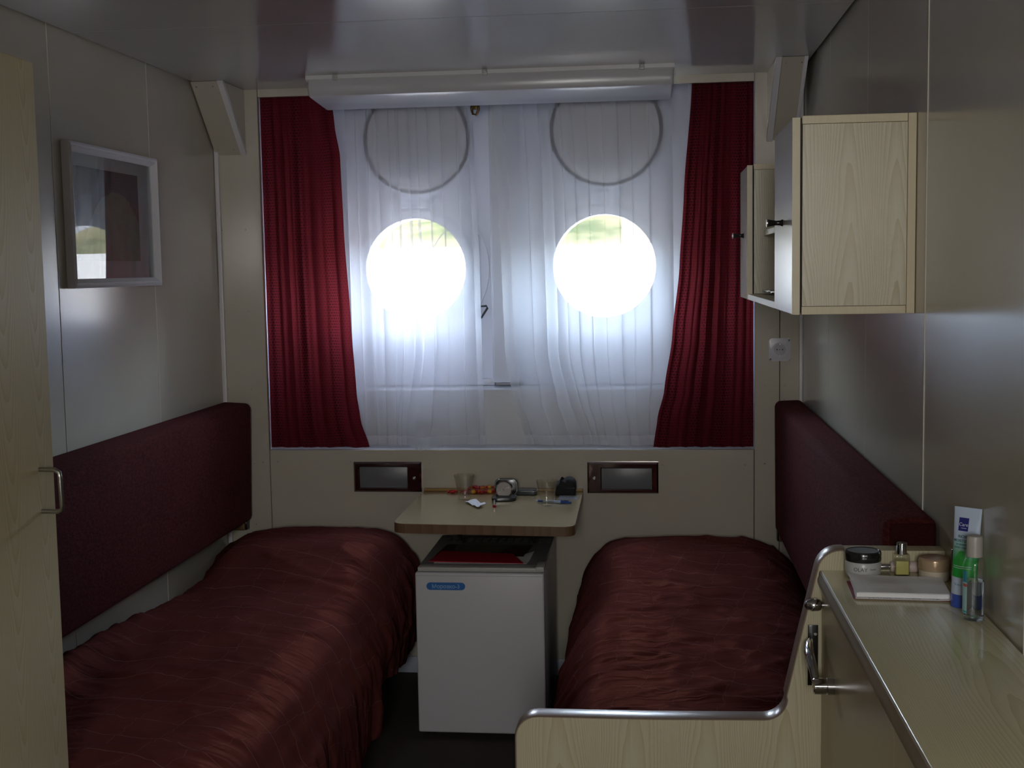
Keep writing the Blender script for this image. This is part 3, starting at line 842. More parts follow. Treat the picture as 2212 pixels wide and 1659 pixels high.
def spread_right(u, v):
    y = 2.372 + v * 2.09
    pil = smooth01(3.75, 4.15, y)
    zt = .502 + .05 * pil + .010 * math.sin(y * 3.7 + 1)
    hem = .10 + .012 * math.sin(y * 6)
    fl = .006 * math.sin(y * 19) + .005 * math.sin(y * 41)
    pts = [(-.272 + fl * 1.2, hem), (-.264 + fl, .22), (-.250 + fl * .5, .33), (-.228, zt - .12), (-.172, zt - .035), (-.10, zt - .003), (.02, zt + .004), (.20, zt + .003), (.35, zt - .004), (.445, zt - .045), (.505, zt - .12), (.527, .36)]
    x, z = cat_rom(pts, u)
    e = smooth01(4.34, 4.455, y)
    top = smooth01(.30, .45, z)
    z -= e * e * .12 * top
    wz = wrinkle(x * .7 - z * .5, y, 21.7, 5.0, 9.0) * 1.25
    if u > .34: z += wz
    else: x -= wz * 1.3
    return (min(x, .529), y, z)
sr_ = obj('bedspread', cloth_grid(spread_right, 150, 220), SATIN, None, 2.5)
tag(sr_, 'maroon quilted satin bedspread on the right bed, behind the pale end panel', 'bedspread', 'maroon satin bedspreads')

# ------------------------------------------------------------------ wardrobe at the left edge
wdr = thing('wardrobe', (-1.39, 2.0, 0), 'tall pale wood wardrobe with steel handle at the left edge, before the left bed', 'wardrobe')
obj('body', box(XL + .002, -1.219, 1.50, 2.36, 0, 1.905), WOOD_XZ, wdr)
d1 = obj('door', box(-1.217, -1.200, 2.112, 2.378, .05, 1.918, .0015, 1), WOOD_YZ, wdr)
obj('handle', tube([(-1.2, 2.318, 1.122), (-1.166, 2.314, 1.122), (-1.156, 2.312, 1.117), (-1.155, 2.312, 1.108), (-1.155, 2.315, 1.05), (-1.156, 2.317, 1.042), (-1.166, 2.319, 1.038), (-1.2, 2.321, 1.038)], .0048, 10), STEEL, d1, 1.0)
obj('door', box(-1.217, -1.200, 1.50, 2.104, .05, 1.918, .0015, 1), WOOD_YZ, wdr)

# ------------------------------------------------------------------ folding table
tab = thing('wall_table', (-.54, 4.2, .66), 'small pale wall table with brown edge, between the beds above the fridge', 'table')
def rounded_quad(pts, r, n=6):
    res = []
    m_ = len(pts)
    for i, p in enumerate(pts):
        p = Vector(p); a = (Vector(pts[i - 1]) - p).normalized(); b = (Vector(pts[(i + 1) % m_]) - p).normalized()
        rr = r[i]
        if rr == 0: res.append(tuple(p)); continue
        s_, e_ = p + a * rr, p + b * rr
        for k in range(n + 1):
            t = k / n; res.append(tuple((s_ * (1 - t) + p * t) * (1 - t) + (p * (1 - t) + e_ * t) * t))
    return res
tq = rounded_quad([(-.834, 3.898), (-.243, 3.858), (-.250, 4.492), (-.836, 4.492)], [.045, .045, 0, 0])
tq2 = rounded_quad([(-.8335, 3.8985), (-.2435, 3.8585), (-.2505, 4.4915), (-.8355, 4.4915)], [.045, .045, 0, 0])
tp = obj('tabletop', prism(tq2, 'Z', .660, .690), WOOD_TAB, tab, .5)
obj('edge_band', prism(tq, 'Z', .6585, .6885), EDGE_B, tab, .5, label='brown wood edge')
obj('rear_strip', box(-.836, -.250, 4.478, 4.496, .6902, .700, .002), plain('orange_wood_strip', (.36, .22, .09), .4), tab, .6)
for x in (-.652, -.408):
    bm = B(); add_tube(bm, [(x - .004, 4.02, .657), (x, 4.06, .640), (x + .012, 4.489, .42)], .007, 8); add_box(bm, x - .012, x + .02, 4.47, 4.488, .36, .44, .002)
    obj('brace', bm, DARKMET, tab, .8)

# ------------------------------------------------------------------ fridge
fr = thing('mini_fridge', (-.545, 4.05, 0), 'white mini fridge with blue badge under the wall table', 'fridge')
obj('body', box(-.745, -.343, 3.872, 4.33, .022, .548, .004), FRIDGEW, fr, .6)
dr = obj('door', box(-.7515, -.3405, 3.838, 3.868, .022, .5445, .006, 3), FRIDGEW, fr, .6)
ln = B(); add_box(ln, -.749, -.343, 3.8372, 3.8385, .5345, .5362); obj('door_line', ln, GREYP, dr)
obj('front_rail', box(-.744, -.346, 3.846, 3.885, .546, .560, .003), GREYP, fr, .6)
obj('top_cover', box(-.744, -.343, 3.886, 4.325, .5485, .5605, .003), FRIDGET, fr, .6)
obj('hinge_cap', box(-.366, -.340, 3.842, 3.935, .5485, .5645, .003), GREYP, fr, .6)
VENTM = plain('dark_vent_slots', (.07, .08, .08), .45)
for i in range(14):
    x = -.722 + i * .0275
    bm = B()
    for k in range(3): add_box(bm, x, x + .018, 4.222 + k * .022, 4.234 + k * .022, .5606, .5618, .0005, 1)
    obj('vent_louver', bm, VENTM, fr)
for x in (-.72, -.37):
    for y in (3.90, 4.30): obj('foot', lathe([(.016, 0), (.016, .012), (.01, .023)], (x, y, 0), 16), BLACKP, fr, .6)
BADGE = plain('blue_enamel_badge', (.035, .17, .50), .35)
bdg = obj('badge', prism(rrect(-.7145, -.5905, .4895, .5135, .0118, 6), 'Y', 3.8355, 3.8382), BADGE, dr, .6, label='blue rounded badge')
bm = text_mesh('Морозко-3', .0175, .0003, bold=True)
bmesh.ops.transform(bm, matrix=Matrix.Translation((-.6525, 3.8352, .5005)) @ Matrix.Rotation(PI / 2, 4, 'X'), verts=bm.verts[:])
bm_l = bm
for v in bm_l.verts: v.co -= Vector(fr.location)
me = bpy.data.meshes.new('lettering'); bmesh.ops.recalc_face_normals(bm_l, faces=bm_l.faces[:]); bm_l.to_mesh(me); bm_l.free()
me.materials.append(plain('pale_blue_lettering', (.30, .50, .78), .4))
lo = bpy.data.objects.new('lettering', me); COL.objects.link(lo); lo.parent = bdg.parent

# things lying on the fridge
def sheet(pts, z, th, curl=None, n=8):
    bm = B()
    a, b, c, d = [Vector((*p, 0)) for p in pts]
    g = [[None] * (n + 1) for _ in range(n + 1)]
    for j in range(n + 1):
        for i in range(n + 1):
            u, v = i / n, j / n
            p = (a * (1 - u) + b * u) * (1 - v) + (d * (1 - u) + c * u) * v
            g[j][i] = bm.verts.new((p.x, p.y, z + (curl(u, v) if curl else 0)))
    for j in range(n):
        for i in range(n): bm.faces.new([g[j][i], g[j][i + 1], g[j + 1][i + 1], g[j + 1][i]])
    r = bmesh.ops.extrude_face_region(bm, geom=bm.faces[:])
    bmesh.ops.translate(bm, verts=[q_ for q_ in r['geom'] if isinstance(q_, bmesh.types.BMVert)], vec=(0, 0, th))
    return bm
FT = .5622
o = obj('paper_sheet', sheet([(-.70, 3.895), (-.400, 3.893), (-.386, 4.02), (-.69, 4.03)], FT, .0008, lambda u, v: .012 * smooth01(.9, 1, u) * smooth01(.3, 1, v)), PAPER, None, .8)
tag(o, 'white sheet of paper on the fridge, under the red folder', 'paper')
def leaf_mat():
    m, t, p = new_mat('glossy_brown_leaflet'); c = t.nodes.new('ShaderNodeTexCoord'); s = t.nodes.new('ShaderNodeSeparateXYZ'); t.links.new(c.outputs['Object'], s.inputs[0])
    k = mth(t, 'MULTIPLY', mth(t, 'GREATER_THAN', s.outputs[0], -.662), mth(t, 'LESS_THAN', mth(t, 'SUBTRACT', s.outputs[0], mth(t, 'MULTIPLY', mth(t, 'SUBTRACT', s.outputs[1], 4.05), .35)), -.505))
    mid = mixc(t, noise_n(t, c.outputs['Object'], 30, 4, .7), (.05, .045, .03), (.17, .15, .10))
    t.links.new(mixc(t, k, (.045, .013, .010), mid), p.inputs['Base Color']); p.inputs['Roughness'].default_value = .3
    return m
lf = obj('leaflet', sheet([(-.712, 3.985), (-.417, 3.985), (-.404, 4.15), (-.697, 4.156)], FT + .0012, .001, lambda u, v: .001), leaf_mat(), None, .8)
tag(lf, 'dark brown glossy leaflet on the fridge, behind the red folder', 'leaflet')
o = obj('folder', sheet([(-.717, 3.899), (-.4085, 3.880), (-.457, 4.012), (-.697, 4.044)], FT + .0035, .002), plain('crimson_card', (.42, .006, .030), .45), None, .8)
tag(o, 'bright crimson card folder lying on top of the fridge', 'folder')

# ------------------------------------------------------------------ two small chrome-framed wall lamps
def wall_lamp(x0, x1, z0, z1, ix0, ix1, iz0, iz1, lx, lz, label):
    t_ = thing('wall_lamp', ((x0 + x1) / 2, YB, z0), label, 'lamp', 'metal framed wall lamps under the window')
    bm = B()
    def rect(a0, a1, b0, b1, y): return [bm.verts.new(p) for p in ((a0, y, b0), (a1, y, b0), (a1, y, b1), (a0, y, b1))]
    e = .006
    R = [rect(x0, x1, z0, z1, YB - .0005), rect(x0, x1, z0, z1, YB - .012), rect(x0 + e, x1 - e, z0 + e, z1 - e, YB - .018), rect(ix0 - .003, ix1 + .003, iz0 - .003, iz1 + .003, YB - .018), rect(ix0, ix1, iz0, iz1, YB - .015), rect(ix0, ix1, iz0, iz1, YB - .006)]
    for A, Bq in zip(R[:-1], R[1:]):
        for k in range(4): bm.faces.new([A[k], A[(k + 1) % 4], Bq[(k + 1) % 4], Bq[k]])
    obj('frame', bm, DKCHROME, t_, .3)
    obj('glass_panel', box(ix0 + .0005, ix1 - .0005, YB - .012, YB - .005, iz0 + .0005, iz1 - .0005, .001), OPAL, t_, .6)
    bm = lathe([(.0065, 0), (.0065, .003), (.0045, .005), (.004, .003), (.0022, .003), (.002, .006), (.0008, .0065)], (lx, YB - .018, lz), 20, (0, -1, 0))
    obj('lock_button', bm, STEEL, t_, .6)
wall_lamp(-1.099, -.845, .686, .797, -1.077, -.897, .701, .779, -.872, .738, 'metal framed wall lamp left of the table, its round lock on the right')
wall_lamp(-.234, .022, .683, .797, -.183, -.001, .698, .775, -.209, .738, 'metal framed wall lamp right of the table, its round lock on the left')

# ------------------------------------------------------------------ wall socket
sk_ = thing('wall_socket', (.451, YB, 1.198), 'white round-pin wall socket between the red curtain and the right wall', 'socket')
PLAS = plain('white_socket_plastic', (.62, .62, .68), .25)
obj('plate', prism(rrect(.412, .490, 1.158, 1.240, .009), 'Y', YB - .009, YB - .0005, .004, 3), PLAS, sk_, .5)
bm = B(); add_ring(bm, .451, 1.199, .021, .026, YB - .012, YB - .008, 32)
obj('insert_ring', bm, PLAS, sk_, .6)
obj('recess', lathe([(.0212, 0), (.0212, .0012)], (.451, YB - .0092, 1.199), 32, (0, -1, 0)), plain('socket_recess', (.45, .45, .50), .35), sk_, .6)
for dx in (-.0095, .0095): obj('pin_hole', lathe([(.0026, 0), (.0026, .0006)], (.451 + dx, YB - .0104, 1.199), 12, (0, -1, 0)), DARKMET, sk_)
obj('pin_hole', lathe([(.0018, 0), (.0018, .0006)], (.451, YB - .0104, 1.199), 12, (0, -1, 0)), DARKMET, sk_)
for dz in (-.019, .019): obj('earth_clip', box(.449, .453, YB - .0125, YB - .0104, 1.199 + dz - .003, 1.199 + dz + .003, .0008), STEEL, sk_)
for x, z in ((.4835, 1.2315), (.4195, 1.165)): obj('screw', lathe([(.003, 0), (.0026, .0012)], (x, YB - .009, z), 10, (0, -1, 0)), DARKMET, sk_)

# ------------------------------------------------------------------ wall cabinets and the shelves between them
def wall_cabinet(y0, y1, label):
    c = thing('wall_cabinet', (.41, (y0 + y1) / 2, 1.396), label, 'cabinet', 'pale wood wall cabinets')
    x0, x1, z0, z1, t = .306, XR - .001, 1.396, 1.7975, .0165
    obj('top_board', box(x0, x1 - t - .001, y0, y1, z1 - t, z1, .0008, 1), EDGE_L, c)
    obj('bottom_board', box(x0, x1 - t - .001, y0, y1, z0, z0 + t, .0008, 1), EDGE_L, c)
    obj('back_board', box(x1 - t, x1, y0, y1, z0, z1, .0008, 1), EDGE_L, c)
    obj('side_panel', box(x0 + .001, x1 - t - .001, y0 + .0006, y0 + t, z0 + t + .0008, z1 - t - .0008), WOOD_CAB, c)
    obj('side_panel', box(x0 + .001, x1 - t - .001, y1 - t, y1 - .0006, z0 + t + .0008, z1 - t - .0008), WOOD_CAB, c)
    obj('door_gap', box(.3022, .3062, y0 + .004, y1 - .004, z0 + .004, z1 - .004), DARKGAP, c)
    d = obj('door', box(.2880, .3022, y0 + .0008, y1 - .0008, z0 + .0005, z1 - .004, .0006, 1), CABD, c)
    e = obj('door_edge', box(.2865, .3022, y0, y0 + .0008, z0, z1 - .0035), EDGE_L, d)
    km = (y0 + y1) / 2 + .01
    kn = obj('knob', lathe([(.008, 0), (.0055, .006), (.0052, .014), (.0068, .024), (.0085, .033), (.0085, .034)], (.288, km, 1.590), 20, (-1, 0, 0)), BLACKP, d, .6, label='flared black knob')
    obj('knob_ring', lathe([(.0087, .032), (.0089, .0332), (.0087, .0350), (.004, .0354)], (.288, km, 1.590), 20, (-1, 0, 0)), STEEL, d, .6)
    return c
wall_cabinet(2.612, 2.992, 'pale wood wall cabinet nearest the camera, high on the right wall')
wall_cabinet(3.814, 4.115, 'pale wood wall cabinet beyond the shelves, partly hidden beside the red curtain')
sh = thing('wall_shelf', (.43, 3.40, 1.396), 'pale wooden shelf boards running between the two wall cabinets', 'shelf')
obj('shelf_board', box(.2885, XR - .003, 2.9935, 3.8125, 1.396, 1.4125, .0008, 1), EDGE_L, sh)
obj('shelf_board', box(.335, XR - .003, 2.9935, 3.8125, 1.585, 1.6015, .0008, 1), EDGE_L, sh)
bm = sheet([(.34, 3.60), (.50, 3.58), (.51, 3.80), (.33, 3.80)], 1.4135, .004, lambda u, v: .006 * noise.noise(Vector((u * 5, v * 5, 2))) + .007)
o = obj('foil_bag', bm, plain('crinkled_silver_foil', (.5, .5, .52), .25, metal=.9, bump=(70, .6, .01)), None, .6)
tag(o, 'flat crinkled silver grey bag on the lower shelf between the wall cabinets', 'bag')

# ------------------------------------------------------------------ desk along the right wall
DZ = .935
XD = XR - .003
dk = thing('desk', (.42, 1.75, 0), 'narrow pale wooden desk cabinet along the right wall', 'desk')
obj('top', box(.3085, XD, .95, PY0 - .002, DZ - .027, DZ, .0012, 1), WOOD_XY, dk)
bandp = [(.3086, DZ - .0005), (.3060, DZ - .002), (.3045, DZ - .012), (.3028, DZ - .0155), (.3028, DZ - .022), (.3050, DZ - .0285), (.3086, DZ - .0285)]
obj('edge_band', prism(bandp, 'Y', .95, PY0 - .002), DBAND, dk, .5, label='brown profiled edge band')
obj('carcass', box(.326, XD, .95, PY0 - .002, .05, DZ - .029), WOOD_XZ, dk)
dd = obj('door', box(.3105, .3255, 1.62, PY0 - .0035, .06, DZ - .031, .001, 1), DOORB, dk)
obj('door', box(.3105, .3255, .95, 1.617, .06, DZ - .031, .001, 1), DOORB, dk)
obj('knob', lathe([(.0065, 0), (.0065, .004), (.0095, .006), (.0115, .012), (.0115, .016), (.0112, .0165), (.0115, .017), (.0112, .024), (.008, .031), (.003, .0345)], (.3105, 2.290, .877), 24, (-1, 0, 0)), CHROME, dd, .5, label='chrome bullet knob')
bm = B()
mt = Matrix.Translation((.3105, 2.155, .770)) @ Vector((0, 0, 1)).rotation_difference(Vector((-1, 0, 0))).to_matrix().to_4x4()
add_lathe(bm, [(.0150, 0), (.0150, .012), (.0125, .0125), (.0125, .0145), (.0142, .015), (.0142, .034), (.0125, .036), (.004, .036)], 28, 0, mt)
lv = []
obj('handle_rosette', bm, CHROME, dd, .5, label='chrome handle rosette')
bm = B()
path = [(.281, 2.160, .776), (.279, 2.175, .790), (.277, 2.20, .800), (.2775, 2.235, .803), (.281, 2.268, .805), (.286, 2.285, .808)]
add_tube(bm, path, [.0065, .0075, .0085, .009, .008, .005], 12)
for v in bm.verts: v.co.z = .795 + (v.co.z - .795) * 1.25
obj('handle_lever', bm, CHROME, dd, .8, label='chrome lever handle')

# ------------------------------------------------------------------ things on the desk
def wrap_cyl(bm, cx, cyy, r, zc, ang):
    """bend flat text (x,y) round a cylinder; ang = middle direction"""
    for v in bm.verts:
        a = ang + v.co.x / r; rr = r + .0004 + v.co.z
        v.co = Vector((cx + rr * math.cos(a), cyy + rr * math.sin(a), zc + v.co.y))
JX, JY = .3775, 2.276
jar = thing('cream_jar', (JX, JY, DZ), 'frosted white cream jar with glossy black lid at the far corner of the desk', 'jar')
obj('body', lathe([(.024, .0005), (.029, .002), (.031, .006), (.0318, .014), (.0318, .026), (.030, .030), (.029, .032)], (JX, JY, DZ), 48), plain('frosted_white_glass', (.50, .50, .50), .3), jar, .6)
obj('lid', lathe([(.0315, .0305), (.0322, .032), (.0322, .045), (.031, .0475), (.028, .0485), (.0275, .0478), (.004, .0474)], (JX, JY, DZ), 48), BLACKP, jar, .6)
INK = plain('dark_grey_ink', (.07, .07, .08), .5)
bm = text_mesh('OLAY', .0095, .0001); wrap_cyl(bm, JX, JY, .0319, DZ + .0185, math.radians(-107)); obj('lettering', bm, INK, jar)
bm = text_mesh('beauty', .0042, .0001); wrap_cyl(bm, JX, JY, .0319, DZ + .0195, math.radians(-66)); obj('small_lettering', bm, INK, jar)

nb = thing('scent_bottle', (.448, 2.290, DZ), 'small square glass bottle of yellow liquid with chrome cap on the desk', 'bottle')
obj('bottle_glass', prism(rrect(.4350, .4615, 2.2785, 2.3015, .003, 3), 'Z', DZ + .0005, DZ + .0385, .0015, 2), pane_mat('clear_bottle_glass', (.95, .96, .93), .02, 0, 1.5), nb, .6)
obj('liquid', prism(rrect(.4368, .4597, 2.2803, 2.2997, .002, 3), 'Z', DZ + .0025, DZ + .027), plain('pale_yellow_liquid', (.62, .56, .20), .3), nb, .6)
obj('cap', lathe([(.0072, .0385), (.0092, .039), (.0092, .0565), (.0097, .057), (.0097, .059), (.0085, .0595), (.004, .0585)], (.4482, 2.290, DZ), 28), CHROME, nb, .5)

ly = thing('scent_bottle', (.455, 2.306, DZ), 'pink tube-shaped bottle with chrome cap lying behind the yellow scent bottle', 'bottle')
obj('tube_body', lathe([(.004, .0), (.0098, .001), (.0102, .004), (.0102, .046), (.0085, .050), (.006, .051)], (.482, 2.3085, DZ + .0104), 24, (-1, 0, 0)), PINKW, ly, .6)
obj('cap', lathe([(.0055, .050), (.0057, .051), (.0057, .068), (.0045, .069)], (.482, 2.3085, DZ + .0104), 24, (-1, 0, 0)), CHROME, ly, .6)

BX, BY = .4985, 2.256
bj = thing('cream_jar', (BX, BY, DZ), 'beige cream jar with pearly tan lid behind the notebook', 'jar')
obj('body', lathe([(.020, .0005), (.025, .002), (.0265, .006), (.0268, .018), (.0262, .0225)], (BX, BY, DZ), 44), plain('cream_plastic', (.52, .46, .36), .35), bj, .6)
obj('lid', lathe([(.0275, .0195), (.0280, .021), (.0280, .034), (.0272, .0385), (.024, .0412), (.012, .042), (.003, .042)], (BX, BY, DZ), 44), plain('pearly_tan_lid', (.50, .36, .23), .22, metal=.3), bj, .6)

bk = thing('small_black_bottle', (.521, 2.20, DZ), 'slim black capped bottle half hidden behind the hand cream tube', 'bottle')
obj('body', lathe([(.0065, .0005), (.0078, .0015), (.0078, .022), (.006, .024)], (.5225, 2.20, DZ), 20), plain('speckled_beige_bottle', (.35, .28, .2), .4, bump=(300, .3, .001)), bk, .6)
obj('cap', lathe([(.0076, .0235), (.0080, .0245), (.0080, .067), (.007, .068)], (.5225, 2.20, DZ), 20), BLACKP, bk, .6)

# hand cream tube standing on its blue cap
TX, TY = .5065, 2.0825
cd = Vector((.80, -.60, 0)).normalized()  # crimp direction
fn_ = Vector((-cd.y, cd.x, 0)); fn_ = -fn_ if fn_.y > 0 else fn_
HC = thing('hand_cream_tube', (TX, TY, DZ), 'tall white blue and green hand cream tube standing on its cap by the right wall', 'tube')
def tube_dims(h):
    k = max(0., min(1., (h - .022) / (.162 - .022)))
    return .0195 + .0035 * k, .0185 * (1 - k) ** .8 + .0008
def tube_pt(a, h):
    w, d = tube_dims(h)
    p = Vector((TX + .006 * (h / .16), TY, DZ + h)) + cd * (w * math.cos(a)) + fn_ * (d * math.sin(a)); return p
def tube_part(h0, h1, n, mat, name, cap0=False, cap1=False, sub=None):
    bm = B(); rings = []
    for j in range(n + 1):
        h = h0 + (h1 - h0) * j / n
        rings.append([bm.verts.new(tube_pt(2 * PI * i / 36, h)) for i in range(36)])
    for A, Bq in zip(rings[:-1], rings[1:]):
        for i in range(36): bm.faces.new([A[i], A[(i + 1) % 36], Bq[(i + 1) % 36], Bq[i]])
    if cap0: bm.faces.new(rings[0][::-1])
    if cap1: bm.faces.new(rings[-1])
    return obj(name, bm, mat, HC, .8)
TW = plain('pale_blue_white_plastic', (.52, .62, .80), .25)
def green_fade():
    m, t, p = new_mat('green_fade_print'); c = t.nodes.new('ShaderNodeTexCoord'); s = t.nodes.new('ShaderNodeSeparateXYZ'); t.links.new(c.outputs['Object'], s.inputs[0])
    k = mth(t, 'MINIMUM', mth(t, 'MAXIMUM', mth(t, 'DIVIDE', mth(t, 'SUBTRACT', s.outputs[2], .078), .034), 0.), 1.)
    t.links.new(mixc(t, k, (.02, .36, .05), (.46, .60, .70)), p.inputs['Base Color']); p.inputs['Roughness'].default_value = .25
    return m
tube_part(.0005, .022, 3, plain('blue_cap_plastic', (.045, .10, .48), .3), 'cap', True, True)
tbod = tube_part(.0222, .050, 3, TW, 'lower_body', True)
tube_part(.050, .112, 6, green_fade(), 'green_band')
tube_part(.112, .158, 5, TW, 'upper_body')
tube_part(.158, .164, 1, TW, 'crimp', False, True)
def on_tube(bm, h, uoff=0.0, lift=.0003):
    for v in bm.verts:
        u = v.co.x + uoff; hh = h + v.co.y; w, d = tube_dims(hh)
        x = max(-.98, min(.98, u / w)); s_ = math.sqrt(1 - x * x)
        p = Vector((TX + .006 * (hh / .16), TY, DZ + hh)) + cd * u + fn_ * (d * s_ + lift + v.co.z)
        v.co = p
    return bm
def flat_rect(w, h_, n=6):
    bm = B(); g = [[bm.verts.new((-w / 2 + w * i / n, -h_ / 2 + h_ * j / n, 0)) for i in range(n + 1)] for j in range(n + 1)]
    for j in range(n):
        for i in range(n): bm.faces.new([g[j][i], g[j][i + 1], g[j + 1][i + 1], g[j + 1][i]])
    return bm
obj('logo_square', on_tube(flat_rect(.0165, .0215), .1365, -.004), plain('navy_print', (.018, .02, .20), .3), HC)
WINK = plain('white_ink', (.70, .74, .85), .4); TINK = plain('teal_ink', (.02, .17, .20), .4)
obj('lettering', on_tube(text_mesh('Care', .0078, .0001), .1360, -.004, .0006), WINK, HC)
obj('logo_line', on_tube(flat_rect(.009, .0007, 4), .1305, -.003, .0006), WINK, HC)
for s_, h_, sz in (('RICH', .1165, .0062), ('MOISTURE', .1095, .0062), ('INTENSIVE', .1035, .0040), ('HAND CREAM', .0985, .0040)):
    obj('lettering', on_tube(text_mesh(s_, sz, .0001, bold=True), h_, -.004, .0005), TINK, HC)
bm = B(); vs = [bm.verts.new((.0075 * math.sin(2 * PI * i / 28) * (1 if True else 1) + .002 * math.cos(2 * PI * i / 28), .0125 * math.cos(2 * PI * i / 28), 0)) for i in range(28)]; cvt = bm.verts.new((0, 0, 0))
for i in range(28): bm.faces.new([cvt, vs[i], vs[(i + 1) % 28]])
obj('leaf_emblem', on_tube(bm, .0815, -.004, .0006), plain('leaf_green', (.03, .30, .05), .3), HC)
for dz in (0, .003): obj('band_line', on_tube(flat_rect(.030, .0006, 8), .0655 + dz, 0, .0005), WINK, HC)
obj('lettering', on_tube(text_mesh('75 ml e', .0042, .0001), .0385, -.004, .0005), TINK, HC)

# clear bottle in front of it
CX, CY = .5035, 2.002
cb = thing('clear_gel_bottle', (CX, CY, DZ), 'clear plastic bottle with frosted screw cap before the hand cream tube', 'bottle')
obj('bottle_wall', lathe([(.012, .0006), (.0158, .0015), (.0168, .006), (.0168, .088), (.0160, .094), (.0135, .0985), (.0105, .1005), (.0102, .104)], (CX, CY, DZ), 40), pane_mat('clear_bottle_plastic', (.93, .95, .97), .03, 0, 1.5), cb, .7)
obj('gel', lathe([(.010, .004), (.0150, .006), (.0154, .062), (.0152, .0632), (.003, .0634)], (CX, CY, DZ), 36), glass('clear_gel', (.93, .96, 1.0), 0, 1.33), cb, .7)
obj('cap', lathe([(.0108, .1015), (.0122, .102), (.0122, .131), (.0112, .1345), (.009, .1355), (.002, .1355)], (CX, CY, DZ), 48, wob=lambda a, z: 1 + .012 * math.cos(24 * a)), plain('frosted_cap_plastic', (.40, .385, .36), .4), cb, .7)
def arc_patch(r, a0, a1, z0, z1, n=10):
    bm = B(); lo_ = []; hi_ = []
    for i in range(n + 1):
        a = math.radians(a0 + (a1 - a0) * i / n); c, s_ = math.cos(a), math.sin(a)
        lo_.append(bm.verts.new((CX + r * c, CY + r * s_, DZ + z0))); hi_.append(bm.verts.new((CX + r * c, CY + r * s_, DZ + z1)))
    for i in range(n): bm.faces.new([lo_[i], lo_[i + 1], hi_[i + 1], hi_[i]])
    return bm
obj('label', arc_patch(.0171, -200, -142, .012, .080), plain('pale_aqua_label', (.33, .55, .58), .35), cb, 1.5)
obj('label_patch', arc_patch(.01725, -185, -142, .062, .080), plain('teal_label', (.03, .27, .36), .35), cb, 1.5)
obj('label_patch', arc_patch(.01725, -175, -142, .055, .0595), plain('red_label', (.45, .09, .07), .35), cb, 1.5)
obj('label_patch', arc_patch(.01725, -190, -142, .0135, .0165), plain('teal_label_line', (.03, .30, .34), .35), cb, 1.5)

# notebook with loose sheets
nbk = thing('notebook', (.42, 2.18, DZ), 'open white notebook with red cover and loose sheets lying on the desk', 'notebook')
Aq = [(.339, 2.112), (.4935, 2.102), (.5065, 2.225), (.3505, 2.232)]
obj('cover', sheet([(.336, 2.118), (.492, 2.108), (.503, 2.222), (.342, 2.232)], DZ + .0006, .0016), plain('dark_red_cover', (.20, .012, .03), .5), nbk)
obj('bottom_sheet', sheet(Aq, DZ + .0024, .0007, lambda u, v: .0012 * smooth01(.85, 1, u)), PAPER, nbk)
obj('page_block', sheet([(.342, 2.121), (.494, 2.112), (.505, 2.224), (.3475, 2.230)], DZ + .0034, .0068), PAPER, nbk)
obj('loose_sheet', sheet([(.345, 2.122), (.4945, 2.114), (.503, 2.228), (.3440, 2.246)], DZ + .0106, .0006, lambda u, v: .0035 * smooth01(.12, 0, u) * v + .0015 * noise.noise(Vector((u * 3, v * 3, 1)))), PAPER, nbk)
bm = B()
for i in range(46):
    x = .352 + random.random() * .135
    if i % 9 == 0: add_box(bm, x, x + .0005, 2.1105 - (x - .339) * .065 + .0008, 2.1195 - (x - .339) * .065, DZ + .0032, DZ + .0034)
    else:
        y = 2.114 + random.random() * .005 - (x - .339) * .065
        add_box(bm, x, x + .0012 + random.random() * .0016, y, y + .0006, DZ + .0032, DZ + .0034)
obj('pen_marks', bm, plain('blue_black_ink', (.10, .11, .22), .5), nbk, kind='stuff')

# ------------------------------------------------------------------ things on the wall table
TZ = .6902
GL = pane_mat('tumbler_glass', (.97, .97, .95), .02, 0, 1.62)
def tumbler(label):
    g = thing('drinking_glass', (0, 0, 0), label, 'glass', 'faceted tumblers on the table')
    wob = lambda a, z: 1 + (.028 * abs(math.sin(5 * a)) if .006 < z < .062 else 0)
    pr = [(.0165, .0005), (.0198, .002), (.0205, .008), (.0245, .030), (.0285, .050), (.0318, .064), (.0352, .078), (.0372, .088), (.0368, .0886), (.0358, .088), (.0338, .078), (.0302, .064), (.0262, .048), (.0205, .022), (.0165, .015), (.004, .0135)]
    obj('tumbler_wall', lathe(pr, (0, 0, 0), 60, wob=wob), GL, g, .6, local=True)
    return g
g1 = tumbler('ribbed drinking glass on the left of the table, in front of the candies'); g1.location = (-.660, 4.318, TZ)
g2 = dup(g1, (-.358, 4.208, TZ), .3, 'ribbed drinking glass on the right of the table, standing over the pen')
g1['label'] = 'ribbed drinking glass on the left of the table, in front of the candies'
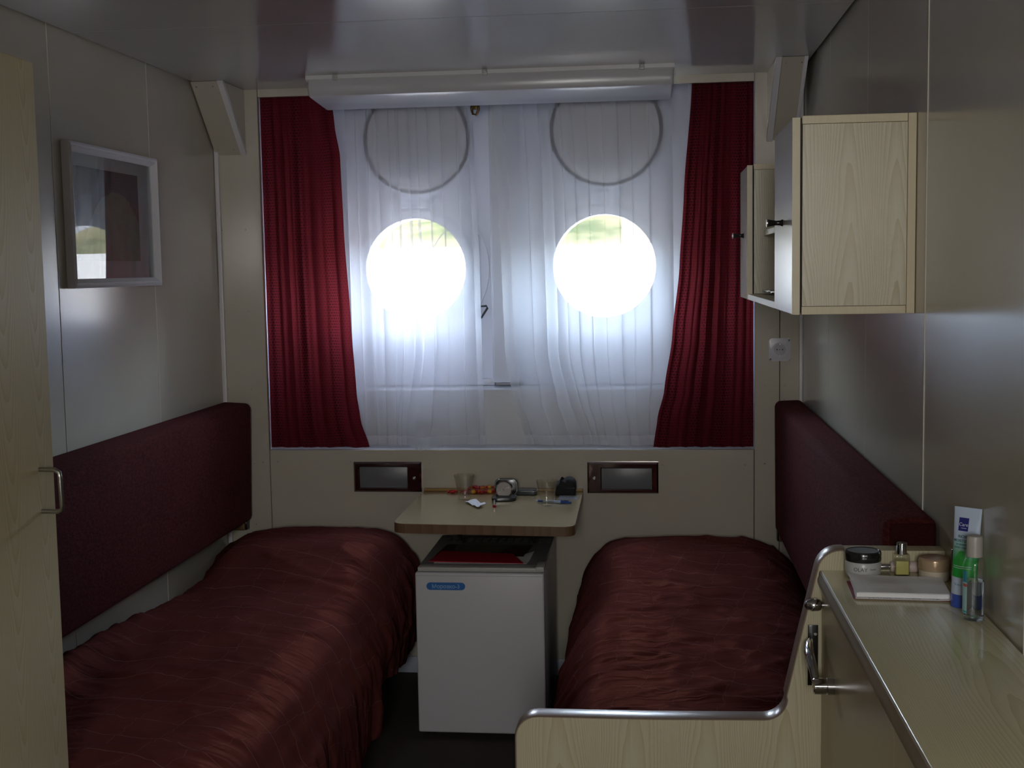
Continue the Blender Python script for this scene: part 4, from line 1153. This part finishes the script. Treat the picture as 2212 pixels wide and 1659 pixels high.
# candies
CM = [plain('red_candy_foil', (.42, .012, .018), .28), plain('yellow_candy_foil', (.62, .34, .02), .28), plain('orange_candy_foil', (.55, .14, .02), .28)]
def candy_proto(mat_a, mat_b):
    c = thing('wrapped_candy', (0, 0, 0), 'small red and yellow wrapped candy in the heap behind the left glass', 'candy', 'wrapped candies on the table')
    obj('sweet', lathe([(.002, -.0105), (.0056, -.008), (.0068, -.003), (.0068, .003), (.0056, .008), (.002, .0105)], (0, 0, .007), 12, (1, 0, 0)), mat_a, c, .8, local=True)
    for s in (-1, 1):
        bm = B()
        ring = []
        for i in range(10):
            a = 2 * PI * i / 10; r = .0075 if i % 2 else .0045
            ring.append(bm.verts.new((s * (.0175 + (.002 if i % 2 else 0)), r * math.cos(a), .007 + r * math.sin(a) * .85)))
        cc = [bm.verts.new((s * .0095, .0018 * math.cos(2 * PI * i / 10), .007 + .0018 * math.sin(2 * PI * i / 10))) for i in range(10)]
        for i in range(10): bm.faces.new([ring[i], ring[(i + 1) % 10], cc[(i + 1) % 10], cc[i]])
        bm.faces.new(cc)
        obj('wrapper_twist', bm, mat_b, c, .8, local=True)
    return c
protos = [candy_proto(CM[0], CM[1]), candy_proto(CM[0], CM[0]), candy_proto(CM[2], CM[0]), candy_proto(CM[1], CM[0])]
spots = [(-.600, 4.448, 0, .3), (-.612, 4.428, 0, 1.2), (-.628, 4.446, 0, 2.2), (-.645, 4.430, 0, .7), (-.662, 4.446, 0, 1.7), (-.640, 4.452, .0135, 2.8), (-.612, 4.444, .0135, .5),
         (-.586, 4.436, 0, 2.5), (-.572, 4.452, 0, 1.0), (-.676, 4.434, 0, .2), (-.655, 4.44, .0135, 1.3), (-.592, 4.46, .0125, .1)]
order = sorted(range(len(spots)), key=lambda i: -spots[i][0])
NTH = ['first', 'second', 'third', 'fourth', 'fifth', 'sixth', 'seventh', 'eighth', 'ninth', 'tenth', 'eleventh', 'twelfth']
KINDC = ['red wrapped candy with yellow twisted ends', 'all red wrapped candy', 'orange wrapped candy with red twisted ends', 'yellow wrapped candy with red twisted ends']
for i, (x, y, z, a) in enumerate(spots):
    k_ = i % 4
    lab = KINDC[k_] + (' atop the heap, ' if z > 0 else ', ') + NTH[order.index(i)] + ' leftwards from the travel clock'
    if i < 4: c = protos[i]; c.location = (x, y, TZ + z); c.rotation_euler = (0, 0, a); c['label'] = lab
    else: c = dup(protos[k_], (x, y, TZ + z), a, lab)
cn = dup(protos[1], (-.7215, 4.436, TZ), .4, 'single red wrapped candy lying left of the left drinking glass')
cn['group'] = 'wrapped candies on the table'

# travel clock
GREYD = plain('dark_grey_clock_plastic', (.016, .017, .020), .2)
ck = thing('travel_clock', (-.515, 4.33, TZ), 'folding travel clock with round silver face in the middle of the table', 'clock')
obj('base', prism(rounded_quad([(-.560, 4.272), (-.474, 4.285), (-.478, 4.368), (-.562, 4.360)], [.022] * 4), 'Z', TZ + .0005, TZ + .012, .004, 3), GREYD, ck, .6)
bm = prism(rrect(-.558, -.476, TZ + .006, TZ + .066, .018, 6), 'Y', 4.366, 4.380, .005, 3)
obj('lid', bm, GREYD, ck, .6)
obj('lid_trim', tube([(x, 4.3655, z) for x, z in rrect(-.555, -.479, TZ + .009, TZ + .063, .016, 6)], .0017, 6, True), STEEL, ck, 1.2)
ctr = Vector((-.5225, 4.338, TZ + .0315)); fa = Vector((-.05, -1, .20)).normalized()
obj('case', lathe([(.022, -.018), (.028, -.016), (.0305, -.004), (.031, .0)], ctr, 40, fa), GREYD, ck, .6)
obj('bezel', lathe([(.0265, .0005), (.0285, .003), (.0308, .002), (.0312, -.002), (.0265, -.003)], ctr, 48, fa), CHROME, ck, .6)
obj('dial', lathe([(.0266, -.0005), (.0266, .0006)], ctr, 40, fa), plain('silver_dial', (.30, .275, .26), .35, metal=.4), ck, .6)
qd = Vector((0, 0, 1)).rotation_difference(fa)
ex = (Vector((1, 0, 0)) - fa * fa.x).normalized(); ez = fa.cross(ex) * -1
if ez.z < 0: ez = -ez
def hand(a, l0, l1, w, name, mat):
    d = ex * math.cos(a) + ez * math.sin(a); n_ = ex * -math.sin(a) + ez * math.cos(a); bm = B()
    p = [ctr + fa * .0012 + d * l + n_ * s for l, s in ((l0, -w), (l1, -w), (l1, w), (l0, w))]
    lo_ = [bm.verts.new(q_) for q_ in p]; hi_ = [bm.verts.new(q_ + fa * .0006) for q_ in p]
    bm.faces.new(lo_); bm.faces.new(hi_)
    for i in range(4): bm.faces.new([lo_[i], lo_[(i + 1) % 4], hi_[(i + 1) % 4], hi_[i]])
    obj(name, bm, mat, ck)
HW = plain('bright_hand', (.8, .8, .78), .3)
hand(math.radians(28), .002, .022, .0008, 'minute_hand', HW); hand(math.radians(208), .002, .0205, .0008, 'hour_hand', HW); hand(math.radians(18), .017, .0215, .0016, 'alarm_hand', HW)
obj('hub', lathe([(.002, .0006), (.002, .0026)], ctr, 12, fa), DARKMET, ck)

# dark silver phone, pouch, blister pack, pen, wrapper, trinket
ph = thing('mobile_phone', (-.45, 4.43, TZ), 'dark silver-rimmed phone lying right of the travel clock', 'phone')
bm = prism(rounded_quad([(-.492, 4.402), (-.414, 4.398), (-.412, 4.452), (-.490, 4.456)], [.012] * 4), 'Z', TZ + .0005, TZ + .0185, .004, 3)
obj('body', bm, plain('gunmetal_plastic', (.05, .055, .065), .25), ph, .6)
rim = rounded_quad([(-.4925, 4.4015), (-.4135, 4.3975), (-.4115, 4.4525), (-.4905, 4.4565)], [.012] * 4)
obj('rim', tube([(x, y, TZ + .0145) for x, y in rim], .0016, 6, True), CHROME, ph, 1.2)
pu = thing('black_pouch', (-.308, 4.42, TZ), 'black rounded fabric pouch standing behind the right drinking glass', 'pouch')
bm = prism([(-.345, TZ + .0005), (-.275, TZ + .0005), (-.271, TZ + .022), (-.272, TZ + .044), (-.278, TZ + .055), (-.290, TZ + .061), (-.306, TZ + .061), (-.313, TZ + .055), (-.318, TZ + .048), (-.345, TZ + .044)], 'Y', 4.385, 4.455, .012, 4)
obj('pouch_body', bm, BLACKC, pu, .9)
obj('flap_seam', tube([(-.343, 4.3835, TZ + .030), (-.31, 4.3825, TZ + .029), (-.274, 4.3835, TZ + .030)], .0012, 6), BLACKP, pu, 1.2)
bl = thing('blister_pack', (-.295, 4.36, TZ), 'clear silver-dotted pill blister pack on the table before the black pouch', 'packet')
obj('foil_card', sheet([(-.331, 4.305), (-.262, 4.312), (-.258, 4.375), (-.327, 4.370)], TZ + .0006, .0008, lambda u, v: .004 * v), pane_mat('clear_blister_film', (.8, .8, .82), .15, .25), bl)
for j in range(2):
    for i in range(5):
        p = (-.323 + i * .0135 + j * .003, 4.320 + j * .03, TZ + .0012 + .002 * j)
        obj('pill_dome', lathe([(.0052, 0), (.0048, .0025), (.003, .0045), (.0008, .0052)], p, 12), pane_mat('pill_dome_film', (.85, .85, .87), .08, .12), bl, .8) if (i, j) == (0, 0) else None
dome = bl.children[-1]
for j in range(2):
    for i in range(5):
        if (i, j) == (0, 0): continue
        d = dome.copy(); COL.objects.link(d); d.parent = bl; d.location = (i * .0135 + j * .003, j * .03, .002 * j)
pn = thing('ballpoint_pen', (-.345, 4.25, TZ), 'blue and white ballpoint pen lying behind the right drinking glass', 'pen')
PA, PB = Vector((-.408, 4.272, TZ + .0055)), Vector((-.278, 4.236, TZ + .0055)); pd_ = (PB - PA).normalized()
def seg_(a, b, r0, r1): return tube([PA + pd_ * a, PA + pd_ * b], [r0, r1], 14)
PBL = plain('blue_pen_plastic', (.02, .07, .30), .3)
obj('tip', seg_(0, .014, .001, .0032), GREYP, pn, 1.0); obj('grip', seg_(.014, .034, .0042, .0048), PBL, pn, 1.0)
obj('barrel', seg_(.034, .098, .0049, .0049), plain('pale_blue_pen', (.42, .52, .66), .25), pn, 1.0); obj('clicker', seg_(.098, .135, .0050, .0040), PBL, pn, 1.0)
obj('clip', tube([PA + pd_ * .096 + Vector((0, 0, .0055)), PA + pd_ * .126 + Vector((0, 0, .0052))], .0011, 6), CHROME, pn, 1.0)
bm = sheet([(-.652, 4.262), (-.628, 4.285), (-.566, 4.185), (-.590, 4.148)], TZ + .0008, .0007, lambda u, v: .010 * abs(math.sin(v * 5.2)) * (.4 + .6 * u) + .004 * noise.noise(Vector((u * 4, v * 6, 8))) + .002, 12)
o = obj('paper_wrapper', bm, PAPER, None, .5); tag(o, 'crumpled white paper strip on the table before the left drinking glass', 'wrapper')
tk = thing('lip_balm', (-.5365, 4.178, TZ), 'tiny upright clear and red capsule on the table before the travel clock', 'capsule')
obj('base', lathe([(.0058, .0003), (.0062, .001), (.0062, .0075), (.0052, .0082)], (-.5365, 4.178, TZ), 18), plain('red_capsule_base', (.40, .01, .02), .25), tk, .6)
obj('clear_top', lathe([(.005, .0082), (.0052, .016), (.0046, .0205), (.0028, .0235), (.0008, .0245)], (-.5365, 4.178, TZ), 18), plain('silver_capsule_top', (.45, .46, .46), .15, metal=.7), tk, .8)
